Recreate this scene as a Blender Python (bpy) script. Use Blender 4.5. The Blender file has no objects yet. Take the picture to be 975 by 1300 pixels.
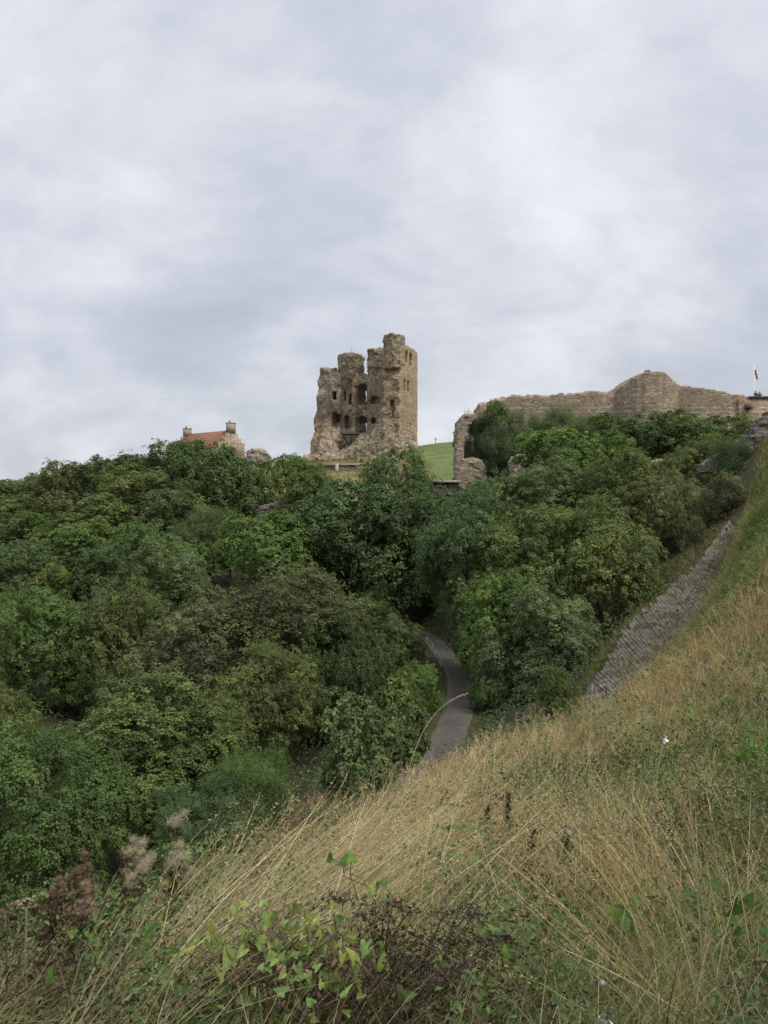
import bpy, math, numpy as np
from mathutils import Vector
R = math.radians
F = 960.0                       # focal length in pixels of the 975x1300 photograph
sc = bpy.context.scene
col = sc.collection

# ------------------------------------------------------------------ camera, sky, sun, exposure
cam = bpy.data.cameras.new('Camera'); camo = bpy.data.objects.new('Camera', cam); col.objects.link(camo)
cam.sensor_fit = 'VERTICAL'; cam.sensor_height = 36; cam.sensor_width = 27; cam.lens = F / 1300 * 36
cam.clip_start = 0.05; cam.clip_end = 12000
camo.location = (0, 0, 0); camo.rotation_euler = (R(90), 0, 0)
sc.camera = camo

SUN_ELEV, SUN_AZ = 52, 125      # azimuth clockwise from +Y (view direction): behind and to the right
W = bpy.data.worlds.new('World'); sc.world = W; W.use_nodes = True
nt = W.node_tree; nt.nodes.clear()
def nd(t, typ, **kw):
    n = t.nodes.new(typ)
    for k, v in kw.items():
        if k.startswith('i_'): n.inputs[k[2:]].default_value = v
        else: setattr(n, k, v)
    return n
def lk(t, a, b): t.links.new(a, b)
def mth(t, op, a, b=None, c=None, clamp=False):
    n = t.nodes.new('ShaderNodeMath'); n.operation = op; n.use_clamp = clamp
    for i, v in enumerate((a, b, c)):
        if v is None: continue
        if isinstance(v, (int, float)): n.inputs[i].default_value = v
        else: t.links.new(v, n.inputs[i])
    return n.outputs[0]
def mixc(t, fac, a, b, blend='MIX'):
    n = t.nodes.new('ShaderNodeMix'); n.data_type = 'RGBA'; n.blend_type = blend
    for s, v in ((n.inputs[0], fac), (n.inputs[6], a), (n.inputs[7], b)):
        if isinstance(v, (int, float)): s.default_value = v
        elif isinstance(v, (tuple, list)): s.default_value = (*v[:3], 1)
        else: t.links.new(v, s)
    return n.outputs[2]
def ramp(t, fac, stops):
    n = t.nodes.new('ShaderNodeValToRGB'); e = n.color_ramp.elements
    while len(e) < len(stops): e.new(0.5)
    for i, (p, c) in enumerate(stops):
        e[i].position = p; e[i].color = (*c, 1) if len(c) == 3 else c
    t.links.new(fac, n.inputs[0]); return n.outputs[0]
def noise(t, vec, scale, detail=4, rough=0.5, dist=0.0):
    n = nd(t, 'ShaderNodeTexNoise'); n.inputs['Scale'].default_value = scale; n.inputs['Detail'].default_value = detail
    n.inputs['Roughness'].default_value = rough; n.inputs['Distortion'].default_value = dist
    if vec is not None: t.links.new(vec, n.inputs['Vector'])
    return n.outputs[0]

skyt = nd(nt, 'ShaderNodeTexSky', sky_type='NISHITA', sun_disc=False)
skyt.sun_elevation = R(SUN_ELEV); skyt.sun_rotation = R(SUN_AZ); skyt.air_density = 1.0; skyt.dust_density = 2.0
bg0 = nd(nt, 'ShaderNodeBackground', i_Strength=0.08); lk(nt, skyt.outputs[0], bg0.inputs[0])
tc = nd(nt, 'ShaderNodeTexCoord'); sep = nd(nt, 'ShaderNodeSeparateXYZ'); lk(nt, tc.outputs['Generated'], sep.inputs[0])
dz = mth(nt, 'ADD', mth(nt, 'MAXIMUM', sep.outputs[2], 0.0), 0.55)
cv = nd(nt, 'ShaderNodeCombineXYZ')
lk(nt, mth(nt, 'DIVIDE', sep.outputs[0], dz), cv.inputs[0]); lk(nt, mth(nt, 'DIVIDE', sep.outputs[1], dz), cv.inputs[1])
def cmap(rot, sx, sy, loc=(0, 0, 0)):
    m = nd(nt, 'ShaderNodeMapping'); m.inputs['Rotation'].default_value = (0, 0, R(rot)); m.inputs['Scale'].default_value = (sx, sy, 1)
    m.inputs['Location'].default_value = loc
    lk(nt, cv.outputs[0], m.inputs[0]); return m.outputs[0]
n1 = noise(nt, cmap(35, 1.0, 0.75, (3.1, 1.7, 0)), 2.0, 3, 0.45, 0.5)
n2 = noise(nt, cmap(-35, 0.8, 1.2, (0.4, 5.2, 0)), 3.9, 8, 0.56, 0.4)
n3 = noise(nt, cmap(-30, 0.75, 1.15, (8.4, 2.2, 0)), 9.5, 8, 0.60, 0.25)
nn = mth(nt, 'ADD', mth(nt, 'ADD', mth(nt, 'MULTIPLY', n1, 0.44), mth(nt, 'MULTIPLY', n2, 0.38)), mth(nt, 'MULTIPLY', n3, 0.18))
cc = ramp(nt, nn, [(0.36, (0.365, 0.390, 0.435)), (0.45, (0.43, 0.452, 0.500)), (0.515, (0.50, 0.518, 0.57)), (0.57, (0.565, 0.58, 0.625)), (0.66, (0.65, 0.66, 0.70))])
# an overcast sky is dimmer towards the horizon and about twice as bright overhead
elv = nd(nt, 'ShaderNodeMapRange'); elv.inputs[1].default_value = 0.02; elv.inputs[2].default_value = 0.56; elv.inputs[3].default_value = 0.60; elv.inputs[4].default_value = 0.72
lk(nt, sep.outputs[2], elv.inputs[0])
zen = nd(nt, 'ShaderNodeMapRange'); zen.interpolation_type = 'SMOOTHSTEP'
zen.inputs[1].default_value = 0.58; zen.inputs[2].default_value = 0.95; zen.inputs[3].default_value = 1.0; zen.inputs[4].default_value = 3.3
lk(nt, sep.outputs[2], zen.inputs[0])
cstr = mth(nt, 'MULTIPLY', mth(nt, 'MULTIPLY', elv.outputs[0], zen.outputs[0]), 1.0)
bg1 = nd(nt, 'ShaderNodeBackground'); lk(nt, cc, bg1.inputs[0]); lk(nt, cstr, bg1.inputs[1])
ms = nd(nt, 'ShaderNodeMixShader'); ms.inputs[0].default_value = 0.93
lk(nt, bg0.outputs[0], ms.inputs[1]); lk(nt, bg1.outputs[0], ms.inputs[2])
wo = nd(nt, 'ShaderNodeOutputWorld'); lk(nt, ms.outputs[0], wo.inputs[0])

sun = bpy.data.lights.new('sun', 'SUN'); sun.energy = 1.5; sun.angle = R(14); sun.color = (1, 0.95, 0.87)
suno = bpy.data.objects.new('sun', sun); col.objects.link(suno)
sd = Vector((math.sin(R(SUN_AZ)) * math.cos(R(SUN_ELEV)), math.cos(R(SUN_AZ)) * math.cos(R(SUN_ELEV)), math.sin(R(SUN_ELEV))))
suno.rotation_euler = sd.to_track_quat('Z', 'Y').to_euler(); suno.location = sd * 50
sc.view_settings.view_transform = 'Standard'; sc.view_settings.look = 'None'
sc.view_settings.exposure = 1.1; sc.view_settings.gamma = 1.0; sc.view_settings.use_curve_mapping = False
sc.render.engine = 'CYCLES'
cy = sc.cycles; cy.max_bounces = 6; cy.diffuse_bounces = 3; cy.glossy_bounces = 2; cy.transmission_bounces = 3; cy.transparent_max_bounces = 4
cy.caustics_reflective = False; cy.caustics_refractive = False; cy.use_denoising = True

# ------------------------------------------------------------------ helpers
rng = np.random.default_rng(7)
def P(px, py, Y): return np.array([(px - 487.5) / F * Y, Y, (650 - py) / F * Y])
def tag(o, label=None, cat=None, group=None, kind=None):
    for k, v in (('label', label), ('category', cat), ('group', group), ('kind', kind)):
        if v: o[k] = v
    return o
def empty(name, loc, rz=0):
    o = bpy.data.objects.new(name, None); col.objects.link(o); o.location = tuple(float(v) for v in loc); o.rotation_euler = (0, 0, rz)
    o.empty_display_size = 0.2; return o
def link(name, me, parent=None, loc=(0, 0, 0)):
    o = bpy.data.objects.new(name, me); col.objects.link(o); o.location = tuple(float(v) for v in loc)
    if parent is not None: o.parent = parent
    return o
def mesh_np(name, V, polys, mat, colors=None, fattr=None, smooth=False):
    """V (n,3); polys: list of (m,k) index arrays."""
    me = bpy.data.meshes.new(name)
    V = np.ascontiguousarray(V, np.float32); me.vertices.add(len(V)); me.vertices.foreach_set('co', V.ravel())
    polys = [np.asarray(p, np.int32) for p in polys if len(p)]
    loops = np.concatenate([p.ravel() for p in polys]); tot = np.concatenate([np.full(len(p), p.shape[1], np.int32) for p in polys])
    start = np.concatenate([[0], np.cumsum(tot)[:-1]]).astype(np.int32)
    me.loops.add(len(loops)); me.loops.foreach_set('vertex_index', loops)
    me.polygons.add(len(tot)); me.polygons.foreach_set('loop_start', start)
    if smooth: me.polygons.foreach_set('use_smooth', np.ones(len(tot), bool))
    if colors is not None:
        a = me.color_attributes.new('Col', 'FLOAT_COLOR', 'POINT')
        c = np.ones((len(V), 4), np.float32); c[:, :3] = colors; a.data.foreach_set('color', c.ravel())
    if fattr is not None:
        a = me.attributes.new('tone', 'FLOAT', 'POINT'); a.data.foreach_set('value', np.ascontiguousarray(fattr, np.float32))
    me.update(); me.validate()
    if mat is not None: me.materials.append(mat)
    return me
def nrm(v): return v / np.maximum(np.linalg.norm(v, axis=-1, keepdims=True), 1e-9)
class MB:
    def __init__(s): s.V = []; s.F = {}; s.n = 0
    def add(s, V, faces):
        V = np.asarray(V, float).reshape(-1, 3)
        for f in faces: s.F.setdefault(len(f), []).append([i + s.n for i in f])
        s.V.append(V); s.n += len(V); return s
    def box(s, c, size, rz=0, jit=0):
        x, y, z = [v / 2 for v in size]
        v = np.array([[-x, -y, -z], [x, -y, -z], [x, y, -z], [-x, y, -z], [-x, -y, z], [x, -y, z], [x, y, z], [-x, y, z]])
        if jit: v = v + rng.uniform(-jit, jit, v.shape)
        c_, s_ = math.cos(rz), math.sin(rz); v = np.c_[v[:, 0] * c_ - v[:, 1] * s_, v[:, 0] * s_ + v[:, 1] * c_, v[:, 2]]
        return s.add(v + np.asarray(c), [(0, 3, 2, 1), (4, 5, 6, 7), (0, 1, 5, 4), (1, 2, 6, 5), (2, 3, 7, 6), (3, 0, 4, 7)])
    def tube(s, pts, rad, k=8):
        pts = np.asarray(pts, float); n = len(pts); rad = np.broadcast_to(np.asarray(rad, float), (n,))
        T = nrm(np.gradient(pts, axis=0)); ref = np.array([0, 0, 1.0]) if abs(T[:, 2]).mean() < 0.8 else np.array([1.0, 0, 0])
        A = nrm(np.cross(T, ref)); B = np.cross(T, A); a = np.arange(k) / k * 2 * math.pi
        V = (pts[:, None] + rad[:, None, None] * (A[:, None] * np.cos(a)[None, :, None] + B[:, None] * np.sin(a)[None, :, None])).reshape(-1, 3)
        f = [(i * k + j, i * k + (j + 1) % k, (i + 1) * k + (j + 1) % k, (i + 1) * k + j) for i in range(n - 1) for j in range(k)]
        f += [tuple(range(k))[::-1], tuple((n - 1) * k + j for j in range(k))]
        return s.add(V, f)
    def mesh(s, name, mat, smooth=False):
        return mesh_np(name, np.concatenate(s.V), [np.array(f) for f in s.F.values()], mat, smooth=smooth)
    def build(s, name, mat, parent=None, smooth=False): return link(name, s.mesh(name, mat, smooth), parent)

def vnoise(p, seed=0):
    """cheap smooth value noise in 2-D or 3-D, about -1..1"""
    p = np.asarray(p, float); r = np.random.default_rng(seed); o = 0; d = p.shape[-1]
    for k in range(5):
        w = nrm(r.normal(size=d)) * r.uniform(0.6, 1.6); o = o + np.sin(p @ w * 2 + r.uniform(0, 6.28) + 1.3 * np.sin(p @ nrm(r.normal(size=d)) * 1.7 + k))
    return o / 3.2

# ------------------------------------------------------------------ materials
def mat(name):
    m = bpy.data.materials.new(name); m.use_nodes = True; t = m.node_tree; t.nodes.clear()
    o = nd(t, 'ShaderNodeOutputMaterial'); return m, t, o
def plain(name, c, rough=0.7, metal=0.0, var=0.25, scale=8.0, bump=0.0):
    m, t, o = mat(name); b = nd(t, 'ShaderNodeBsdfPrincipled'); b.inputs['Roughness'].default_value = rough; b.inputs['Metallic'].default_value = metal
    tcn = nd(t, 'ShaderNodeTexCoord'); n = noise(t, tcn.outputs['Object'], scale, 5, 0.6)
    lk(t, ramp(t, n, [(0.3, tuple(x * (1 - var) for x in c)), (0.7, tuple(min(1, x * (1 + var)) for x in c))]), b.inputs['Base Color'])
    if bump:
        bn = nd(t, 'ShaderNodeBump'); bn.inputs['Strength'].default_value = bump; lk(t, n, bn.inputs['Height']); lk(t, bn.outputs[0], b.inputs['Normal'])
    lk(t, b.outputs[0], o.inputs[0]); return m
def leafy(name, color_socket_fn, trans=0.3, rough=0.55):
    m, t, o = mat(name); c = color_socket_fn(t)
    b = nd(t, 'ShaderNodeBsdfPrincipled'); b.inputs['Roughness'].default_value = rough; b.inputs['Specular IOR Level'].default_value = 0.10
    lk(t, c, b.inputs['Base Color'])
    tr = nd(t, 'ShaderNodeBsdfTranslucent'); lk(t, mixc(t, 1.0, c, (1.0, 1.08, 0.65), 'MULTIPLY'), tr.inputs[0])
    mx = nd(t, 'ShaderNodeMixShader'); mx.inputs[0].default_value = trans
    lk(t, b.outputs[0], mx.inputs[1]); lk(t, tr.outputs[0], mx.inputs[2]); lk(t, mx.outputs[0], o.inputs[0]); return m
def tree_col(t):
    oi = nd(t, 'ShaderNodeObjectInfo'); at = nd(t, 'ShaderNodeAttribute', attribute_name='tone')
    gm = nd(t, 'ShaderNodeNewGeometry')
    v = at.outputs['Fac']
    sc_ = nd(t, 'ShaderNodeMapRange'); sc_.inputs[3].default_value = 0.54; sc_.inputs[4].default_value = 2.05; lk(t, mth(t, 'POWER', v, 1.5), sc_.inputs[0])
    c = mixc(t, 1.0, oi.outputs['Color'], sc_.outputs[0], 'MULTIPLY')
    c = mixc(t, v, mixc(t, 1.0, c, (.92, 1.0, 1.08), 'MULTIPLY'), mixc(t, 1.0, c, (1.05, 1.03, .88), 'MULTIPLY'))
    # some leaf sprays turn yellow-green; how many is up to the tree
    acc = mth(t, 'GREATER_THAN', v, mth(t, 'SUBTRACT', 1.0, oi.outputs['Alpha']))
    c = mixc(t, mth(t, 'MULTIPLY', acc, 0.75), c, (0.21, 0.205, 0.05))
    c = mixc(t, mth(t, 'MULTIPLY', gm.outputs['Backfacing'], 0.4), c, mixc(t, 1.0, c, (1.45, 1.4, 1.6), 'MULTIPLY'))
    return c
M_leaf = leafy('tree leaves', tree_col, 0.34)
def attr_col(t):
    at = nd(t, 'ShaderNodeAttribute', attribute_name='Col'); gm = nd(t, 'ShaderNodeNewGeometry')
    n_ = noise(t, gm.outputs['Position'], 55, 4, 0.65); c = mixc(t, 1.0, at.outputs['Color'], ramp(t, n_, [(0.3, (.62, .64, .60)), (0.7, (1.3, 1.28, 1.3))]), 'MULTIPLY')
    br = nd(t, 'ShaderNodeMapRange'); br.inputs[1].default_value = .60; br.inputs[2].default_value = .70; lk(t, noise(t, gm.outputs['Position'], 24, 3, 0.6), br.inputs[0])
    return mixc(t, mth(t, 'MULTIPLY', br.outputs[0], 0.4), c, (.19, .125, .06))
M_blade = leafy('grass blades', attr_col, 0.30, 0.6)
M_herb = leafy('herb leaves', attr_col, 0.35, 0.5)
M_bark = plain('bark', (0.055, 0.045, 0.035), 0.9, var=0.4, scale=6, bump=0.5)
M_drystem = plain('dry stem', (0.10, 0.065, 0.04), 0.85, scale=20)
M_deadhead = plain('dead seed head', (0.030, 0.022, 0.017), 0.9, scale=40)
M_straw = plain('straw stalk', (0.42, 0.36, 0.23), 0.7, scale=20)
M_metal = plain('painted rail metal', (0.20, 0.205, 0.205), 0.45, 0.3, 0.15)
M_darkwood = plain('weathered dark timber', (0.05, 0.042, 0.035), 0.85, var=0.3)
M_wood = plain('pale timber', (0.30, 0.24, 0.17), 0.85, var=0.3)
M_white = plain('white paper', (0.75, 0.75, 0.74), 0.8, var=0.05)
M_darkgrey = plain('dark grey housing', (0.09, 0.095, 0.1), 0.6, var=0.2)

def stone_mat(name, cols, sx, sz, mortar=0.55, stain=(0.5, 0.47, 0.42), warm=None, bump=0.5, course=0.0):
    m, t, o = mat(name); b = nd(t, 'ShaderNodeBsdfPrincipled'); b.inputs['Roughness'].default_value = 0.92; b.inputs['Specular IOR Level'].default_value = 0.15
    tcn = nd(t, 'ShaderNodeTexCoord'); mp = nd(t, 'ShaderNodeMapping'); mp.inputs['Scale'].default_value = (sx, sx, sz)
    wob = nd(t, 'ShaderNodeTexNoise'); wob.inputs['Scale'].default_value = 0.6; lk(t, tcn.outputs['Object'], wob.inputs['Vector'])
    va = nd(t, 'ShaderNodeVectorMath', operation='SCALE'); lk(t, wob.outputs['Color'], va.inputs[0]); va.inputs['Scale'].default_value = 0.5
    vb = nd(t, 'ShaderNodeVectorMath', operation='ADD'); lk(t, tcn.outputs['Object'], vb.inputs[0]); lk(t, va.outputs[0], vb.inputs[1])
    lk(t, vb.outputs[0], mp.inputs[0])
    vo = nd(t, 'ShaderNodeTexVoronoi'); vo.inputs['Scale'].default_value = 1; lk(t, mp.outputs[0], vo.inputs['Vector'])
    ve = nd(t, 'ShaderNodeTexVoronoi', feature='DISTANCE_TO_EDGE'); ve.inputs['Scale'].default_value = 1; lk(t, mp.outputs[0], ve.inputs['Vector'])
    sp = nd(t, 'ShaderNodeSeparateColor'); lk(t, vo.outputs['Color'], sp.inputs[0])
    c = ramp(t, sp.outputs[0], [(i / (len(cols) - 1), k) for i, k in enumerate(cols)])
    big = noise(t, tcn.outputs['Object'], 0.16, 6, 0.65)
    c = mixc(t, 1.0, c, ramp(t, big, [(0.32, stain), (0.62, (1.05, 1.02, 1.0))]), 'MULTIPLY')
    if warm:
        wn = noise(t, tcn.outputs['Object'], 0.11, 4, 0.55)
        wf = nd(t, 'ShaderNodeMapRange'); wf.inputs[1].default_value = 0.52; wf.inputs[2].default_value = 0.68; lk(t, wn, wf.inputs[0])
        c = mixc(t, mth(t, 'MULTIPLY', wf.outputs[0], 0.55), c, mixc(t, 1.0, c, warm, 'MULTIPLY'))
    fine = noise(t, tcn.outputs['Object'], 5, 5, 0.7)
    c = mixc(t, 1.0, c, ramp(t, fine, [(0.25, (0.7, 0.7, 0.7)), (0.75, (1.2, 1.2, 1.2))]), 'MULTIPLY')
    ed = nd(t, 'ShaderNodeMapRange'); ed.inputs[1].default_value = 0.0; ed.inputs[2].default_value = 0.10; ed.inputs[3].default_value = mortar; ed.inputs[4].default_value = 1
    lk(t, ve.outputs['Distance'], ed.inputs[0]); c = mixc(t, 1.0, c, ed.outputs[0], 'MULTIPLY')
    if course:
        sz_ = nd(t, 'ShaderNodeSeparateXYZ'); lk(t, tcn.outputs['Object'], sz_.inputs[0]); wb = noise(t, tcn.outputs['Object'], 0.5, 3, 0.5)
        zz = mth(t, 'ADD', mth(t, 'DIVIDE', sz_.outputs[2], course), mth(t, 'MULTIPLY', wb, 1.2)); fr_ = mth(t, 'FRACT', zz)
        wn_ = nd(t, 'ShaderNodeTexWhiteNoise', noise_dimensions='1D'); lk(t, mth(t, 'FLOOR', zz), wn_.inputs['W'])
        ln_ = nd(t, 'ShaderNodeMapRange'); ln_.inputs[1].default_value = 0.0; ln_.inputs[2].default_value = 0.22; ln_.inputs[3].default_value = 0.55; ln_.inputs[4].default_value = 1.0; lk(t, fr_, ln_.inputs[0])
        c = mixc(t, 1.0, c, mth(t, 'MULTIPLY', ln_.outputs[0], mth(t, 'ADD', 0.86, mth(t, 'MULTIPLY', wn_.outputs[0], 0.28))), 'MULTIPLY')
    lk(t, c, b.inputs['Base Color'])
    bn = nd(t, 'ShaderNodeBump'); bn.inputs['Strength'].default_value = bump; bn.inputs['Distance'].default_value = 0.15
    lk(t, mth(t, 'ADD', ed.outputs[0], mth(t, 'MULTIPLY', sp.outputs[1], 0.7)), bn.inputs['Height']); lk(t, bn.outputs[0], b.inputs['Normal'])
    lk(t, b.outputs[0], o.inputs[0]); return m
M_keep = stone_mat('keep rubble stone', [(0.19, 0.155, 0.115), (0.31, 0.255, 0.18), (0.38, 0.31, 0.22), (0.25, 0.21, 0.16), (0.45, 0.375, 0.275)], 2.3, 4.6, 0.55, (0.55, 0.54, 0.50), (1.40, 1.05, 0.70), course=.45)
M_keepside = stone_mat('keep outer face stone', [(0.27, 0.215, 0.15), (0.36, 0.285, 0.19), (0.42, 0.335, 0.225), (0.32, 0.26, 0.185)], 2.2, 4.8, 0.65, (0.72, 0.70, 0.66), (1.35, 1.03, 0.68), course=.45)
M_curtain = stone_mat('curtain wall coursed stone', [(0.25, 0.205, 0.15), (0.36, 0.295, 0.21), (0.31, 0.26, 0.195), (0.45, 0.37, 0.265), (0.21, 0.175, 0.14)], 2.1, 5.6, 0.62, (0.66, 0.64, 0.61), (1.2, 1.0, 0.78), course=.27)
M_darkstone = stone_mat('weathered dark wall stone', [(0.10, 0.09, 0.08), (0.16, 0.145, 0.125), (0.21, 0.19, 0.16), (0.13, 0.12, 0.10)], 1.8, 4.0, 0.45, (0.6, 0.6, 0.58), course=.34)
M_pale = stone_mat('pale ruin stone', [(0.30, 0.27, 0.22), (0.40, 0.36, 0.30), (0.35, 0.31, 0.26)], 1.6, 3.0, 0.6, (0.65, 0.63, 0.6))
M_rev = stone_mat('laid revetment stone', [(0.070, 0.061, 0.048), (0.108, 0.095, 0.076), (0.145, 0.128, 0.104), (0.092, 0.081, 0.066)], 1.6, 1.6, 0.85, (0.6, 0.6, 0.58))
M_tile = stone_mat('red clay roof tiles', [(0.17, 0.088, 0.06), (0.235, 0.118, 0.078), (0.20, 0.10, 0.066)], 3.5, 5, 0.75, (0.75, 0.72, 0.7))

def asphalt():
    m, t, o = mat('worn asphalt'); b = nd(t, 'ShaderNodeBsdfPrincipled'); b.inputs['Roughness'].default_value = 0.95; b.inputs['Specular IOR Level'].default_value = 0.08
    tcn = nd(t, 'ShaderNodeTexCoord'); n = noise(t, tcn.outputs['Object'], 0.7, 6, 0.65); f = noise(t, tcn.outputs['Object'], 60, 3, 0.6)
    c = ramp(t, n, [(0.3, (0.040, 0.037, 0.032)), (0.7, (0.070, 0.065, 0.056))])
    c = mixc(t, 1.0, c, ramp(t, f, [(0.3, (0.8, 0.8, 0.8)), (0.7, (1.2, 1.2, 1.2))]), 'MULTIPLY')
    at = nd(t, 'ShaderNodeAttribute', attribute_name='Col')
    c = mixc(t, mth(t, 'MULTIPLY', at.outputs['Fac'], noise(t, tcn.outputs['Object'], 4, 5, 0.7)), c, (0.075, 0.075, 0.04))
    lit = nd(t, 'ShaderNodeTexVoronoi'); lit.inputs['Scale'].default_value = 3.2; lk(t, tcn.outputs['Object'], lit.inputs['Vector'])
    c = mixc(t, mth(t, 'MULTIPLY', mth(t, 'LESS_THAN', lit.outputs['Distance'], 0.16), mth(t, 'GREATER_THAN', noise(t, tcn.outputs['Object'], 0.9, 3, .5), .52)), c, (0.13, 0.10, 0.055))
    lk(t, c, b.inputs['Base Color'])
    lk(t, b.outputs[0], o.inputs[0]); return m
M_path = asphalt()

def ground_mat():
    m, t, o = mat('ground soil and turf'); b = nd(t, 'ShaderNodeBsdfPrincipled'); b.inputs['Roughness'].default_value = 0.95; b.inputs['Specular IOR Level'].default_value = 0.1
    at = nd(t, 'ShaderNodeAttribute', attribute_name='Col'); gm = nd(t, 'ShaderNodeNewGeometry')
    n = noise(t, gm.outputs['Position'], 0.35, 8, 0.7); f = noise(t, gm.outputs['Position'], 9, 6, 0.75)
    c = mixc(t, 1.0, at.outputs['Color'], ramp(t, n, [(0.3, (0.72, 0.74, 0.7)), (0.7, (1.25, 1.2, 1.15))]), 'MULTIPLY')
    c = mixc(t, 1.0, c, ramp(t, f, [(0.3, (0.6, 0.6, 0.6)), (0.7, (1.35, 1.35, 1.35))]), 'MULTIPLY')
    lk(t, c, b.inputs['Base Color'])
    bn = nd(t, 'ShaderNodeBump'); bn.inputs['Strength'].default_value = 0.6; bn.inputs['Distance'].default_value = 0.1; lk(t, f, bn.inputs['Height']); lk(t, bn.outputs[0], b.inputs['Normal'])
    lk(t, b.outputs[0], o.inputs[0]); return m
M_ground = ground_mat()

# ------------------------------------------------------------------ the trees (image place, size, distance) and their labels
PAL = {'dk': (.068, .094, .036), 'blue': (.076, .108, .048), 'gr': (.092, .132, .040), 'bright': (.118, .172, .046), 'olive': (.118, .130, .046),
       'brown': (.128, .124, .058), 'pink': (.134, .120, .066), 'yel': (.19, .185, .05), 'sage': (.108, .132, .058), 'pale': (.150, .170, .084),
       'buck': (.115, .145, .080), 'dry': (.18, .165, .085), 'bram': (.15, .138, .080), 'scrub': (.108, .140, .044)}
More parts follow.
